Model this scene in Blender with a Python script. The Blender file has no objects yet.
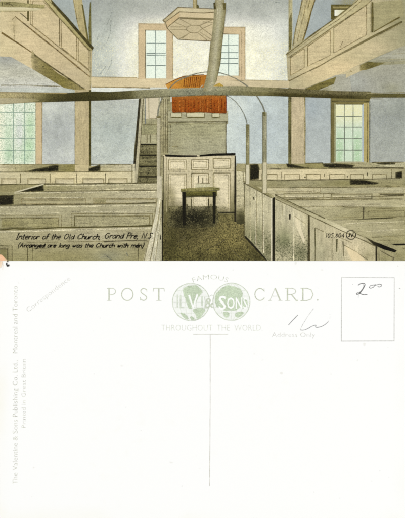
import bpy, bmesh, math, random
from mathutils import Vector
from mathutils.geometry import tessellate_polygon

random.seed(7)
C = bpy.context.scene.collection
S = 0.14 / 405.0            # metres per unit of the card ruling (a card is 140 mm wide)
T = 0.0004                  # card thickness
STEP = 0.000004             # thickness of one pass of printing ink
KALB = 0.84                 # albedo of clean white paper
XMIN, XMAX = -0.4, 405.4
SEAM = 260.8

# ------------------------------------------------------------------ colour helpers
def lin1(v):
    v = max(0.0, min(255.0, v)) / 255.0
    return v / 12.92 if v <= 0.04045 else ((v + 0.055) / 1.055) ** 2.4
def mix(a, b, t):
    t = max(0.0, min(1.0, t))
    return tuple(a[i] + (b[i] - a[i]) * t for i in range(3))
def ss(a, b, x):
    if a == b: return float(x >= a)
    t = max(0.0, min(1.0, (x - a) / (b - a)))
    return t * t * (3 - 2 * t)
def ramp(stops, v):
    if v <= stops[0][0]: return stops[0][1]
    for (a, ca), (b, cb) in zip(stops, stops[1:]):
        if v <= b: return mix(ca, cb, (v - a) / (b - a))
    return stops[-1][1]
def RX(*st): return lambda x, y: ramp(st, x)
def RY(*st): return lambda x, y: ramp(st, y)
def BL(f, *blobs):
    """tint f with soft airbrushed patches (x, y, rx, ry, colour, strength) as the colourist of the print did"""
    def g(x, y):
        c = f(x, y) if callable(f) else f
        for (bx, by, rx, ry, bc, a) in blobs:
            d = ((x - bx) / rx) ** 2 + ((y - by) / ry) ** 2
            c = mix(c, bc, a * math.exp(-d))
        return c
    return g

# ------------------------------------------------------------------ materials (procedural)
def nd(nt, kind, **kw):
    n = nt.nodes.new(kind)
    for k, v in kw.items():
        if k in n.inputs: n.inputs[k].default_value = v
        else: setattr(n, k, v)
    return n
def noise(nt, scale, detail=2.0, rough=0.6, off=(0, 0, 0)):
    tc = nd(nt, 'ShaderNodeTexCoord')
    mp = nd(nt, 'ShaderNodeMapping'); mp.inputs['Location'].default_value = off
    nt.links.new(tc.outputs['Object'], mp.inputs['Vector'])
    n = nd(nt, 'ShaderNodeTexNoise'); n.inputs['Scale'].default_value = scale
    n.inputs['Detail'].default_value = detail; n.inputs['Roughness'].default_value = rough
    nt.links.new(mp.outputs['Vector'], n.inputs['Vector'])
    return n.outputs['Fac']
def mth(nt, op, a, b=None, c=None, clamp=False):
    n = nd(nt, 'ShaderNodeMath'); n.operation = op; n.use_clamp = clamp
    for i, v in enumerate((a, b, c)):
        if v is None: continue
        if isinstance(v, (int, float)): n.inputs[i].default_value = v
        else: nt.links.new(v, n.inputs[i])
    return n.outputs[0]
def mrange(nt, v, a, b, c=0.0, d=1.0, smooth=True):
    n = nd(nt, 'ShaderNodeMapRange')
    if smooth: n.interpolation_type = 'SMOOTHSTEP'
    nt.links.new(v, n.inputs[0])
    for i, q in enumerate((a, b, c, d)):
        if isinstance(q, (int, float)): n.inputs[i + 1].default_value = q
        else: nt.links.new(q, n.inputs[i + 1])
    return n.outputs[0]
def mixc(nt, fac, a, b, blend='MIX'):
    n = nd(nt, 'ShaderNodeMix'); n.data_type = 'RGBA'; n.blend_type = blend
    for s, v in ((n.inputs[0], fac), (n.inputs[6], a), (n.inputs[7], b)):
        if isinstance(v, (int, float)): s.default_value = v
        elif isinstance(v, tuple): s.default_value = v
        else: nt.links.new(v, s)
    return n.outputs[2]
def base_mat(name, rough=0.75, spec=0.05):
    m = bpy.data.materials.new(name); m.use_nodes = True
    nt = m.node_tree; p = nt.nodes['Principled BSDF']
    p.inputs['Roughness'].default_value = rough
    p.inputs['Specular IOR Level'].default_value = spec
    return m, nt, p

def ink_material(name='printing_ink', streak=None, cloud=0.0):
    m, nt, p = base_mat(name, 0.6, 0.05)
    a = nd(nt, 'ShaderNodeAttribute'); a.attribute_name = 'ink'
    f = nd(nt, 'ShaderNodeAttribute'); f.attribute_name = 'fleck'
    # colour flecks of the tint stone
    n1 = noise(nt, 2900, 2.0, 0.7, (0.31, 0.12, 0))
    n1 = mrange(nt, n1, 0.30, 0.70, 0, 1, False)
    thr = mth(nt, 'SUBTRACT', 1.0, f.outputs['Alpha'])
    fac = mrange(nt, n1, mth(nt, 'SUBTRACT', thr, 0.10), mth(nt, 'ADD', thr, 0.10))
    fac = mth(nt, 'MULTIPLY', fac, mrange(nt, f.outputs['Alpha'], 0.0, 0.02, 0, 0.85))
    col = mixc(nt, fac, a.outputs['Color'], f.outputs['Color'])
    # collotype grain: dark reticulation, finer and coarser
    g = noise(nt, 3400, 2.0, 0.8)
    g2 = noise(nt, 620, 2.0, 0.6, (0.7, 0.2, 0))
    g3 = noise(nt, 150, 2.0, 0.55, (0.2, 0.9, 0))
    v = mth(nt, 'ADD', mth(nt, 'MULTIPLY', mth(nt, 'SUBTRACT', g, 0.5), 9.5),
            mth(nt, 'MULTIPLY', mth(nt, 'SUBTRACT', g2, 0.5), 2.0))
    v = mth(nt, 'ADD', v, mth(nt, 'MULTIPLY', mth(nt, 'SUBTRACT', g3, 0.5), 2.2))
    if streak:      # brushed grain of painted boards, along or across
        tc = nd(nt, 'ShaderNodeTexCoord'); mp = nd(nt, 'ShaderNodeMapping'); mp.inputs['Scale'].default_value = streak
        nt.links.new(tc.outputs['Object'], mp.inputs['Vector'])
        n = nd(nt, 'ShaderNodeTexNoise'); n.inputs['Scale'].default_value = 1.0; n.inputs['Detail'].default_value = 3.0; n.inputs['Roughness'].default_value = 0.65; n.inputs['Distortion'].default_value = 0.6
        nt.links.new(mp.outputs['Vector'], n.inputs['Vector'])
        v = mth(nt, 'ADD', v, mth(nt, 'MULTIPLY', mth(nt, 'SUBTRACT', n.outputs['Fac'], 0.5), 5.0))
    if cloud:       # trowelled, stained plaster
        v = mth(nt, 'ADD', v, mth(nt, 'MULTIPLY', mth(nt, 'SUBTRACT', noise(nt, 260, 4.0, 0.7, (0.5, 0.3, 0)), 0.5), cloud))
    v = mth(nt, 'MULTIPLY', v, a.outputs['Alpha'])
    v = mth(nt, 'ADD', v, 1.0)
    v = mth(nt, 'MAXIMUM', v, 0.05)
    mul = nd(nt, 'ShaderNodeVectorMath'); mul.operation = 'SCALE'
    nt.links.new(col, mul.inputs[0]); nt.links.new(v, mul.inputs['Scale'])
    nt.links.new(mul.outputs[0], p.inputs['Base Color'])
    return m

def paper_material():
    m, nt, p = base_mat('card_paper', 0.85, 0.05)
    w = tuple(lin1(v) * KALB for v in (254, 254, 252)) + (1,)
    y = tuple(lin1(v) * KALB for v in (249, 247, 232)) + (1,)
    d = tuple(lin1(v) * KALB for v in (226, 224, 212)) + (1,)
    mot = mrange(nt, noise(nt, 260, 3.0, 0.6), 0.52, 0.78, 0.0, 0.45)
    blot = mrange(nt, noise(nt, 34, 2.0, 0.5, (0.4, 0.1, 0)), 0.42, 0.66, 0.15, 1.0)
    tc = nd(nt, 'ShaderNodeTexCoord'); sx = nd(nt, 'ShaderNodeSeparateXYZ')
    nt.links.new(tc.outputs['Object'], sx.inputs[0])
    # the card has yellowed along its handled edges
    L = (-202.5) * S; R = 202.5 * S; B = -259 * S; Tp = (259 - SEAM) * S
    e = mth(nt, 'MAXIMUM', mrange(nt, sx.outputs['X'], L + 14 * S, L, 0, 1.0), mrange(nt, sx.outputs['X'], R - 18 * S, R, 0, 0.55))
    e = mth(nt, 'MAXIMUM', e, mrange(nt, sx.outputs['Y'], B + 16 * S, B, 0, 0.55))
    e = mth(nt, 'MAXIMUM', e, mrange(nt, sx.outputs['Y'], Tp - 14 * S, Tp, 0, 0.40))
    f = mth(nt, 'MULTIPLY', mth(nt, 'ADD', mth(nt, 'MULTIPLY', e, 0.6), mth(nt, 'MULTIPLY', mot, 0.35)), blot, clamp=True)
    col = mixc(nt, f, w, y)
    # specks of handling dirt
    sp = mrange(nt, noise(nt, 420, 1.0, 0.5, (0.9, 0.5, 0)), 0.76, 0.84, 0.0, 0.5)
    col = mixc(nt, sp, col, d)
    nt.links.new(col, p.inputs['Base Color'])
    bp = nd(nt, 'ShaderNodeBump'); bp.inputs['Strength'].default_value = 0.08; bp.inputs['Distance'].default_value = 0.0001
    nt.links.new(noise(nt, 900, 3.0, 0.6), bp.inputs['Height'])
    nt.links.new(bp.outputs['Normal'], p.inputs['Normal'])
    return m
def bed_material():
    m, nt, p = base_mat('scanner_black', 0.5, 0.1)
    col = mixc(nt, noise(nt, 200, 2.0), (0.003, 0.003, 0.003, 1), (0.010, 0.010, 0.009, 1))
    nt.links.new(col, p.inputs['Base Color'])
    return m
INK, PAPER, BED = ink_material(), paper_material(), bed_material()
INK_BOARD = ink_material('printing_ink_board', (170, 1500, 1)); INK_POST = ink_material('printing_ink_post', (1500, 170, 1)); INK_PLASTER = ink_material('printing_ink_plaster', None, 3.2)

# ------------------------------------------------------------------ printing: flat shapes laid pass over pass
W_, H_ = 408, 522
level = [[0] * W_ for _ in range(H_)]
def P(x, y, z): return ((x - 202.5) * S, (259 - y) * S, z)

class Print:
    def __init__(self, name, parent, label=None):
        self.name, self.parent, self.label = name, parent, label
        self.v, self.f, self.ink, self.fl = [], [], [], []
        top = parent.parent if isinstance(parent, Print) else parent       # the tint stones of the picture are muted, the cloth's orange is not
        self.muted = top is front and name not in ('printed_pulpit_cloth', 'worn_corner', 'printed_pane', 'printed_plaster_wall')
    def _add(self, verts, faces, col, grain, fleck, cov):
        cells = set()
        for f in faces:
            xs = [verts[i][0] for i in f]; ys = [verts[i][1] for i in f]
            for iy in range(max(0, int(min(ys))), min(H_ - 1, int(max(ys))) + 1):
                for ix in range(max(0, int(min(xs))), min(W_ - 1, int(max(xs))) + 1):
                    cells.add((iy, ix))
        if not cells: return
        lv = max(level[a][b] for a, b in cells) + 1
        for a, b in cells: level[a][b] = lv
        n = len(self.v)
        for (x, y) in verts:
            c = col(x, y) if callable(col) else col
            if self.name == 'printed_plaster_wall':
                k = max(0.0, min(1.0, (c[2] - c[0] + 12) / 15)); c = (c[0] - 4 * k, c[1] - 3 * k, c[2] - 15 * k)
            if self.muted:
                l = .3 * c[0] + .59 * c[1] + .11 * c[2]; m = 1.07 if 'pew' in self.name or 'panel' in self.name else 1.02
                c = tuple((q * .93 + l * .07) * m for q in c)
            g = grain(x, y) if callable(grain) else grain
            k = fleck(x, y) if callable(fleck) else (fleck or (255, 255, 255))
            q = cov(x, y) if callable(cov) else cov
            self.v.append(P(x, y, T + lv * STEP))
            self.ink.append(tuple(lin1(t) * KALB for t in c) + (g,))
            self.fl.append(tuple(lin1(t) * KALB for t in k) + (q,))
        for f in faces: self.f.append([i + n for i in f])
    def poly(self, pts, col, grain=0.16, fleck=None, cov=0.0, cell=None, clip=True):
        if cell is None: cell = 3.0 if (callable(col) or callable(cov) or callable(grain)) else 0
        bm = bmesh.new()
        vs = [bm.verts.new((x, y, 0)) for x, y in pts]
        for t in tessellate_polygon([[Vector((x, y, 0)) for x, y in pts]]):
            try: bm.faces.new([vs[i] for i in t])
            except ValueError: pass
        geom = lambda: bm.verts[:] + bm.edges[:] + bm.faces[:]
        x0 = min(p[0] for p in pts); x1 = max(p[0] for p in pts); y0 = min(p[1] for p in pts); y1 = max(p[1] for p in pts)
        if clip:
            for co, no, need in (((XMIN, 0, 0), (-1, 0, 0), x0 < XMIN), ((XMAX, 0, 0), (1, 0, 0), x1 > XMAX),
                                 ((0, -0.3, 0), (0, -1, 0), y0 < -0.3), ((0, SEAM, 0), (0, 1, 0), y1 > SEAM and y0 < SEAM)):
                if need: bmesh.ops.bisect_plane(bm, geom=geom(), dist=1e-6, plane_co=co, plane_no=no, clear_outer=True)
        if cell:
            k = math.ceil(x0 / cell)
            while k * cell < x1:
                bmesh.ops.bisect_plane(bm, geom=geom(), dist=1e-5, plane_co=(k * cell, 0, 0), plane_no=(1, 0, 0)); k += 1
            k = math.ceil(y0 / cell)
            while k * cell < y1:
                bmesh.ops.bisect_plane(bm, geom=geom(), dist=1e-5, plane_co=(0, k * cell, 0), plane_no=(0, 1, 0)); k += 1
        bm.verts.index_update()
        verts = [(v.co.x, v.co.y) for v in bm.verts]; faces = []
        for f in bm.faces:
            q = [v.index for v in f.verts]
            a = sum(verts[q[i]][0] * verts[q[(i + 1) % len(q)]][1] - verts[q[(i + 1) % len(q)]][0] * verts[q[i]][1] for i in range(len(q)))
            faces.append(q[::-1] if a > 0 else q)      # y runs down the card, so flip to face up
        bm.free()
        self._add(verts, faces, col, grain, fleck, cov)
        return self
    def rect(self, x0, y0, x1, y1, col, *a, **k):
        return self.poly([(x0, y0), (x1, y0), (x1, y1), (x0, y1)], col, *a, **k)
    def line(self, pts, w, col, grain=0.22, closed=False, wob=0.12, clip=True):
        if wob and self.muted and w <= 1.3:      # the retoucher's lines fade in and out
            c0 = col; ph = random.uniform(0, 60)
            col = lambda x, y: mix(c0, (164, 155, 118), .22 + .22 * math.sin(.31 * x + .23 * y + ph) * math.sin(.17 * x - .4 * y + ph))
            grain = max(grain, .4)
        if not closed and wob:
            q = [pts[0]]
            for a, b in zip(pts, pts[1:]):
                n = max(1, int(math.hypot(b[0] - a[0], b[1] - a[1]) / 7))
                for i in range(1, n + 1):
                    t = i / n; j = wob if i < n else 0
                    q.append((a[0] + (b[0] - a[0]) * t + random.uniform(-j, j), a[1] + (b[1] - a[1]) * t + random.uniform(-j, j)))
            pts = q
        m = len(pts); L, R = [], []
        for i, p in enumerate(pts):
            a = pts[i - 1] if (i > 0 or closed) else None
            b = pts[(i + 1) % m] if (i < m - 1 or closed) else None
            d = []
            for u, v in ((a, p), (p, b)):
                if u is None or v is None: continue
                l = math.hypot(v[0] - u[0], v[1] - u[1]) or 1e-6
                d.append(((v[0] - u[0]) / l, (v[1] - u[1]) / l))
            tx = sum(q[0] for q in d); ty = sum(q[1] for q in d); l = math.hypot(tx, ty) or 1e-6
            nx, ny = -ty / l, tx / l
            cs = max(0.45, abs(nx * -d[0][1] + ny * d[0][0]))
            hw = w / 2 / cs * (1 + (random.uniform(-.32, .32) if wob else 0))
            L.append((p[0] + nx * hw, p[1] + ny * hw)); R.append((p[0] - nx * hw, p[1] - ny * hw))
        cl = (lambda q: (min(max(q[0], XMIN), XMAX), min(max(q[1], -0.3), SEAM if pts[0][1] < SEAM else 519))) if clip else (lambda q: q)
        verts = [cl(q) for q in L + R]; faces = []
        for i in range(m if closed else m - 1):
            j = (i + 1) % m
            faces.append([i, j, m + j, m + i])
        out = []
        for q in faces:
            a = sum(verts[q[i]][0] * verts[q[(i + 1) % 4]][1] - verts[q[(i + 1) % 4]][0] * verts[q[i]][1] for i in range(4))
            out.append(q[::-1] if a > 0 else q)
        self._add(verts, out, col, grain, None, 0)
        return self
    def frame(self, x0, y0, x1, y1, w, col, grain=0.22):
        j = lambda: random.uniform(-.2, .2)
        return self.line([(x0 + j(), y0 + j()), (x1 + j(), y0 + j()), (x1 + j(), y1 + j()), (x0 + j(), y1 + j())], w, col, grain, True)
    def text(self, s, x0, x1, ybase, cap, col, rot=0.0, off=-0.012, grain=0.3, shear=0.0, fn=None):
        """lettering set between x0 and x1 with its baseline at ybase, turned by rot degrees about its start"""
        cu = bpy.data.curves.new('lettering', 'FONT'); cu.body = s; cu.size = 1.0; cu.offset = off; cu.resolution_u = 2; cu.shear = shear
        ob = bpy.data.objects.new('lettering', cu); C.objects.link(ob)
        bpy.context.view_layer.update()
        me = bpy.data.meshes.new_from_object(ob.evaluated_get(bpy.context.evaluated_depsgraph_get()))
        bpy.data.objects.remove(ob); bpy.data.curves.remove(cu)
        xs = [v.co.x for v in me.vertices]; a, b = min(xs), max(xs)
        kx = (x1 - x0) / (b - a); ky = cap / 0.73
        cr, sr = math.cos(math.radians(rot)), math.sin(math.radians(rot))
        verts = []
        for v in me.vertices:
            u, w = (v.co.x - a) * kx, v.co.y * ky
            if fn: verts.append(fn(u, w)); continue
            verts.append((x0 + u * cr - w * sr, ybase - u * sr - w * cr))
        self._add(verts, [list(f.vertices) for f in me.polygons], col, grain, None, 0)
        bpy.data.meshes.remove(me)
        return self
    def build(self):
        me = bpy.data.meshes.new(self.name); me.from_pydata(self.v, [], self.f); me.update()
        for nm, data in (('ink', self.ink), ('fleck', self.fl)):
            at = me.attributes.new(nm, 'FLOAT_COLOR', 'POINT')
            at.data.foreach_set('color', [c for q in data for c in q])
        me.materials.append(INK_PLASTER if 'plaster' in self.name else INK_POST if self.name in ('printed_post', 'printed_pew_door', 'printed_arch_post', 'printed_newel_post', 'printed_stringer', 'printed_pulpit_front', 'printed_brace')
                            else INK_BOARD if self.name in ('printed_pew', 'printed_panel', 'printed_gallery', 'printed_handrail', 'printed_rail', 'printed_pulpit', 'printed_soffit', 'printed_tread', 'printed_pew_end', 'printed_table_top') else INK)
        o = bpy.data.objects.new(self.name, me if self.f else None); C.objects.link(o)
        if not self.f: o.empty_display_size = 0.005
        o.parent = self.parent
        if self.label: o['label'] = self.label
        return o

def thing(name, label, cat):
    o = bpy.data.objects.new(name, None); C.objects.link(o); o.empty_display_size = 0.02
    o['label'] = label; o['category'] = cat
    return o
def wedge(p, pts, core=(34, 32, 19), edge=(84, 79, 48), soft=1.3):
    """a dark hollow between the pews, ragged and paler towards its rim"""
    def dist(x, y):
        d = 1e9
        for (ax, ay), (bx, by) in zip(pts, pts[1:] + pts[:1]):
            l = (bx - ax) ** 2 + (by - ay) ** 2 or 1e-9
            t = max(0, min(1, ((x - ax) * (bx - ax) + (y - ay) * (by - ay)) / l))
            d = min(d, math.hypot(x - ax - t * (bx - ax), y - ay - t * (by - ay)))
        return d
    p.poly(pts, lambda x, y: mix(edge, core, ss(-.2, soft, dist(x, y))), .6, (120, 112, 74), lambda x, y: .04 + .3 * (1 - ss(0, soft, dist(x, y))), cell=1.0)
def smooth(pts, n=2, closed=False):
    """round the corners of a drawn stroke"""
    for _ in range(n):
        q = [] if closed else [pts[0]]
        for a, b in zip(pts, pts[1:] + pts[:1] if closed else pts[1:]):
            q += [(a[0] * .75 + b[0] * .25, a[1] * .75 + b[1] * .25), (a[0] * .25 + b[0] * .75, a[1] * .25 + b[1] * .75)]
        pts = q if closed else q + [pts[-1]]
    return pts
pending = []
def part(name, parent, label=None):
    """a printed part; parent is the card, or another printed part when this is a piece of that part"""
    p = Print(name, parent, label); pending.append(p); return p
def finish():
    for p in pending:
        if isinstance(p.parent, Print): continue
        p.obj = p.build()
    for p in pending:
        if isinstance(p.parent, Print):
            q = p.parent; p.parent = q.obj; p.obj = p.build()

def slab(name, outline, parent, mat, z0=0.0, z1=T):
    bm = bmesh.new()
    lo = [bm.verts.new(P(x, y, z0)) for x, y in outline]; hi = [bm.verts.new(P(x, y, z1)) for x, y in outline]
    n = len(outline)
    tri = tessellate_polygon([[Vector((x, y, 0)) for x, y in outline]])
    for t in tri:
        bm.faces.new([hi[i] for i in t]); bm.faces.new([lo[i] for i in reversed(t)])
    for i in range(n):
        bm.faces.new([lo[i], lo[(i + 1) % n], hi[(i + 1) % n], hi[i]])
    bmesh.ops.recalc_face_normals(bm, faces=bm.faces[:])
    me = bpy.data.meshes.new(name); bm.to_mesh(me); bm.free(); me.materials.append(mat)
    o = bpy.data.objects.new(name, me); C.objects.link(o); o.parent = parent
    return o

# ================================================================== the two cards on the scanner
bed = slab('scanner_bed', [(-600, -600), (1000, -600), (1000, 1100), (-600, 1100)], None, BED, -0.004, -0.00002)
bed['kind'] = 'structure'

front = thing('picture_postcard', 'hand tinted postcard picture of an old church interior with box pews and orange pulpit cloth', 'postcard')
back = thing('postcard', 'white postcard back with pale green globes, stamp box and pencilled price, below the church picture', 'postcard')

slab('card_stock', [(XMIN - .2, -0.5), (4.6, -0.5), (4.9, 1.0), (47.4, 0.9), (47.8, -0.5), (405.6, -0.5), (405.6, SEAM), (XMIN - .2, SEAM),
                    (XMIN - .2, 203), (0.7, 202), (0.7, 187), (XMIN - .2, 186)], front, PAPER)
slab('card_stock', [(XMIN - .2, SEAM + .05), (405.6, SEAM + .05), (405.6, 518.6), (XMIN - .2, 518.6)], back, PAPER)

# palette of the tinted print
CREAM = (208, 192, 152); TAN = (182, 171, 132); OLIVE = (146, 139, 98); DOLIVE = (96, 89, 46); DARK = (58, 52, 30); BLK = (22, 21, 14)
PEACH = (214, 192, 150); LINE = (98, 88, 58); GREY = (188, 192, 194); BLUE = (176, 183, 192); PALE = (222, 222, 212)

# ================================================================== the church picture
# ---- plaster wall behind the pulpit
w = part('printed_plaster_wall', front, 'pale speckled upper wall printed behind the hanging lamp shade')
w.rect(-1, -1, 406, 261, (160, 152, 116), .2)
wx = RX((88, (190, 194, 195)), (112, (205, 208, 204)), (128, (234, 233, 216)), (148, (246, 243, 216)), (186, (240, 238, 220)), (215, (240, 239, 222)), (248, (246, 244, 222)), (272, (236, 236, 220)), (290, (206, 209, 206)))
def wall_up(x, y):
    c = wx(x, y)
    top = (164, 167, 170)
    k = ss(40 - 14 * ss(130, 180, x) + 4 * ss(230, 270, x), 2, y + 5 * math.sin(x * .05))
    c = mix(c, top, 0.8 * k)
    c = mix(c, (203, 206, 203), 0.5 * math.exp(-((x - 172) / 16) ** 2 - ((y - 62) / 9) ** 2))
    return c
w.rect(86, -1, 292, 90, BL(wall_up, (262, 16, 20, 8, (160, 163, 168), .55), (155, 10, 20, 8, (158, 161, 166), .5), (205, 2, 40, 6, (186, 189, 188), .6), (103, 30, 8, 16, (184, 188, 190), .6)),
       0.12, RY((0, (150, 152, 156)), (30, (176, 178, 176)), (45, (250, 244, 196)), (90, (250, 244, 200))), lambda x, y: 0.2 + 0.16 * ss(20, 60, y) * ss(118, 146, x))
# faint hairline scratches in the plaster
for a in ([(112, 12), (108, 22), (104, 30)], [(111, 20), (110, 34), (107, 41)], [(112, 57), (111, 64), (108, 70)], [(99, 33), (97, 40)], [(273, 2), (280, 2.6)], [(100, 74), (106, 66)]):
    w.line(a, 0.7, (166, 170, 172), .4)

# ---- lower walls, one strip of plaster between each pair of posts
lw = part('printed_plaster_wall', front, 'grey blue lower wall printed between the posts')
lw.rect(-1, 84, 92, 104, BL(RX((0, (190, 192, 184)), (40, (206, 209, 208)), (76, (184, 188, 186)), (92, (226, 228, 222)))), .14)
lw.rect(86, 86, 292, 102, RX((88, (226, 228, 224)), (130, (228, 230, 226)), (140, (214, 216, 208)), (290, (222, 224, 212))), .1)
gr = lambda c: BL(c, (50, 108, 6, 5, (216, 218, 214), .7), (66, 152, 8, 8, (206, 208, 206), .6), (52, 146, 5, 8, (180, 184, 188), .5), (100, 148, 9, 8, (212, 216, 214), .6), (118, 112, 8, 5, (210, 212, 206), .6), (131, 150, 6, 12, (214, 218, 216), .6), (106, 128, 6, 8, (172, 180, 182), .5), (126, 138, 6, 6, (174, 182, 186), .5), (60, 130, 12, 20, (180, 183, 188), .7), (118, 128, 14, 22, (178, 184, 186), .55), (100, 105, 10, 5, (172, 176, 170), .5))
lw.rect(40, 101, 77, 166, gr(RY((101, (204, 206, 202)), (125, (188, 191, 195)), (166, (203, 205, 208)))), .14, (170, 172, 178), .2)
lw.rect(88, 100, 139, 166, gr(RY((100, (196, 198, 193)), (135, (190, 196, 197)), (166, (203, 207, 207)))), .15, (168, 174, 178), .22)
lw.rect(224, 95, 290, 166, BL(RX((224, (212, 219, 222)), (250, (201, 209, 216)), (288, (193, 201, 208))), (236, 106, 10, 8, (226, 230, 228), .6), (270, 130, 14, 20, (186, 195, 207), .5)), .12, (166, 176, 190), .16)
lw.rect(303, 96, 335, 166, BL(RY((96, (176, 183, 192)), (166, (188, 193, 199))), (312, 108, 8, 10, (164, 174, 190), .5)), .12, (160, 166, 176), .15)
lw.rect(367, 96, 406, 166, BL(RY((96, (176, 178, 174)), (120, (166, 169, 172)), (166, (176, 178, 176))), (400, 112, 14, 22, (156, 159, 160), .6), (374, 150, 8, 14, (180, 182, 184), .5)), .15, (150, 154, 160), .18)
lw.rect(336, 62, 406, 98, BL(RY((62, (168, 166, 146)), (98, (164, 164, 150))), (352, 82, 14, 8, (170, 172, 168), .8), (392, 88, 10, 5, (150, 148, 116), .5)), .15, (150, 150, 132), .18)
lw.line([(338, 92), (370, 92.4)], .9, DOLIVE)

# ---- left gallery
skyl = part('printed_plaster_wall', front, 'small blue grey wall patch printed above the left gallery rail')
skyl.poly([(50, -1), (92, -1), (92, 52), (84, 42), (68, 24), (50, 2)], RY((0, (168, 175, 182)), (50, (186, 188, 184))), .1, (150, 158, 170), .12)
br = part('printed_brace', front, 'tan slanting braces printed above the left gallery rail')
br.poly([(72.8, -1), (82, -1), (84, 14), (87.5, 36), (89.5, 46), (85.5, 43), (79, 30), (76, 18)], RX((73, (184, 170, 122)), (88, (172, 158, 108))), .16)
br.line([(73.4, 0), (77, 20), (82, 36)], .7, (140, 126, 80))
br.poly([(81.5, 4), (83.2, 5), (89.6, 45), (87.4, 43), (84.5, 24)], DOLIVE, .3)
br.poly([(89.8, 3), (91, 0), (91.4, 47), (89.2, 46), (88.4, 28)], (104, 98, 52), .35)

gl = part('printed_gallery', front, 'cream panelled gallery front printed at the upper left')
gl.poly([(-1, -1), (50, -1), (92, 49.5), (91, 90), (84, 90), (64, 88), (33, 69.5), (11, 57), (-1, 56.5)],
        BL(RX((0, (205, 189, 146)), (30, (210, 192, 148)), (60, (202, 184, 142)), (91, (190, 175, 132))), (45, 25, 14, 22, (190, 173, 130), .7), (70, 50, 12, 12, (186, 170, 128), .6),
           (14, 24, 4, 10, (182, 166, 122), .6), (28, 45, 14, 10, (217, 196, 152), .6), (72, 74, 14, 8, (196, 180, 142), .6), (5, 50, 14, 10, (212, 196, 150), .8), (10, 3, 20, 5, (176, 166, 116), .6)), .12, (160, 140, 100), .06)
gl.line([(15, 16.4), (30, 28.5), (60, 52.5), (90, 77)], 1.3, (112, 92, 52))
gl.line([(30.5, 24.2), (45, 35.8), (60.5, 48.5), (77, 61), (90.5, 72)], .9, (128, 110, 68))
gl.line([(20, 12.8), (28.5, 19.8)], 1.1, DARK)
gl.line([(1.4, 32.6), (20, 44.5), (36, 55.5)], 1.5, (110, 92, 50))
gl.line([(12, 20), (15, 16.5)], .8, (150, 132, 90))
gl.line([(13.6, 22), (14.2, 40)], 1.0, (186, 168, 124))
for pts, nm in (([(32.5, 1), (43, 1), (59.4, 18.5), (59.4, 46), (32.5, 25)], 1), ([(61.5, 20.5), (76.5, 37), (76.5, 60), (61.5, 48)], 2), ([(78.5, 39.5), (89, 51), (89, 70), (78.5, 61.2)], 3)):
    q = part('printed_panel', gl)
    q.poly(pts, BL((196, 179, 138), (50, 8, 10, 8, (182, 166, 122), .6), (84, 58, 8, 8, (178, 164, 120), .7)), .12, (160, 142, 104), .08)
    q.line(pts[:-1], .8, (124, 108, 70)); q.line([pts[-1], pts[0]], .7, (130, 114, 74))
    q.line([(pts[2][0], pts[2][1]), (pts[3][0], pts[3][1])], 1.0, (108, 92, 56))
gl.line([(28, 0), (28, 21)], 1.5, (84, 76, 36)); gl.line([(30.8, 0), (30.6, 24)], .8, (150, 132, 88)); gl.line([(90.3, 50), (90.3, 88)], .8, (150, 138, 96))
gt = part('printed_handrail', gl, 'dark edged sloping rail')
gt.poly([(43.5, -1), (51, -1), (92.6, 47), (92.2, 51), (89.6, 51), (60, 18.4)], RX((44, (186, 174, 120)), (92, (160, 148, 96))), .16)
gt.line([(44, -.2), (59.4, 18), (90, 51)], 1.0, (110, 98, 54))
gt.line([(48, -.2), (64, 17), (91, 48)], .9, (120, 108, 60))
gt.poly([(50.5, -1), (53.5, 2), (68, 17.6), (93.8, 47.8), (92.4, 50), (90.2, 48), (66, 19.8), (51.8, 3.2)], (70, 64, 32), .35)
st = part('printed_stair_rail', gl, 'pale round rail crossing the gallery corner')
st.poly([(-1, 1.5), (14, 1.8), (28, 3.5), (45, 5), (44, 8.5), (28, 8), (-1, 6)], BL((152, 144, 96), (10, 3, 10, 3, (120, 112, 70), .5), (38, 6, 8, 3, (166, 154, 96), .6)), .3)
st.poly([(-1, 6.6), (20, 7), (36, 8), (42.5, 9), (36, 10.6), (20, 11.4), (-1, 11.6)], RY((6, (196, 188, 146)), (8.5, (214, 204, 164)), (11.5, (184, 172, 126))), .08)
st.line([(-.4, 6.6), (24, 7), (34, 8)], .6, (140, 128, 84)); st.line([(-.4, 11.7), (26, 11.4)], .6, (158, 144, 100))
st.line([(6, 3.2), (11, 4.8), (13, 6)], 1.3, (72, 64, 34), .4)
for k, xx in enumerate((2.2, 4.4, 6.6, 8.6)): st.line([(xx, 2.4), (xx + (.6 if k % 2 else -.1), 4.6)], .8, (70, 62, 36), .4)
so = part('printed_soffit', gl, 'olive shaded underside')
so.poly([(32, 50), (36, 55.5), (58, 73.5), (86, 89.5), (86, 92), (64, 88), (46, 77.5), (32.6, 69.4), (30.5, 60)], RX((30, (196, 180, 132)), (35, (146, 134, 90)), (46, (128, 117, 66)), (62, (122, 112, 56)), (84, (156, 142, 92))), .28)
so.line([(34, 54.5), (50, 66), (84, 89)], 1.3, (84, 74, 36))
so.line([(42.6, 66.4), (43.6, 67)], 1.6, (60, 56, 30), .3)
un = part('printed_soffit', gl, 'grey wall seen below the gallery')
un.poly([(-1, 56.5), (11, 57), (33, 69.4), (64, 88), (-1, 88)], BL(RY((56, (170, 170, 156)), (74, (196, 194, 172)), (88, (200, 200, 188))), (6, 60, 12, 4, (158, 160, 152), .6)), .15, (150, 148, 128), .2)
un.line([(1, 85.3), (20, 85), (60, 86.4)], 1.0, (128, 124, 98))

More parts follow.
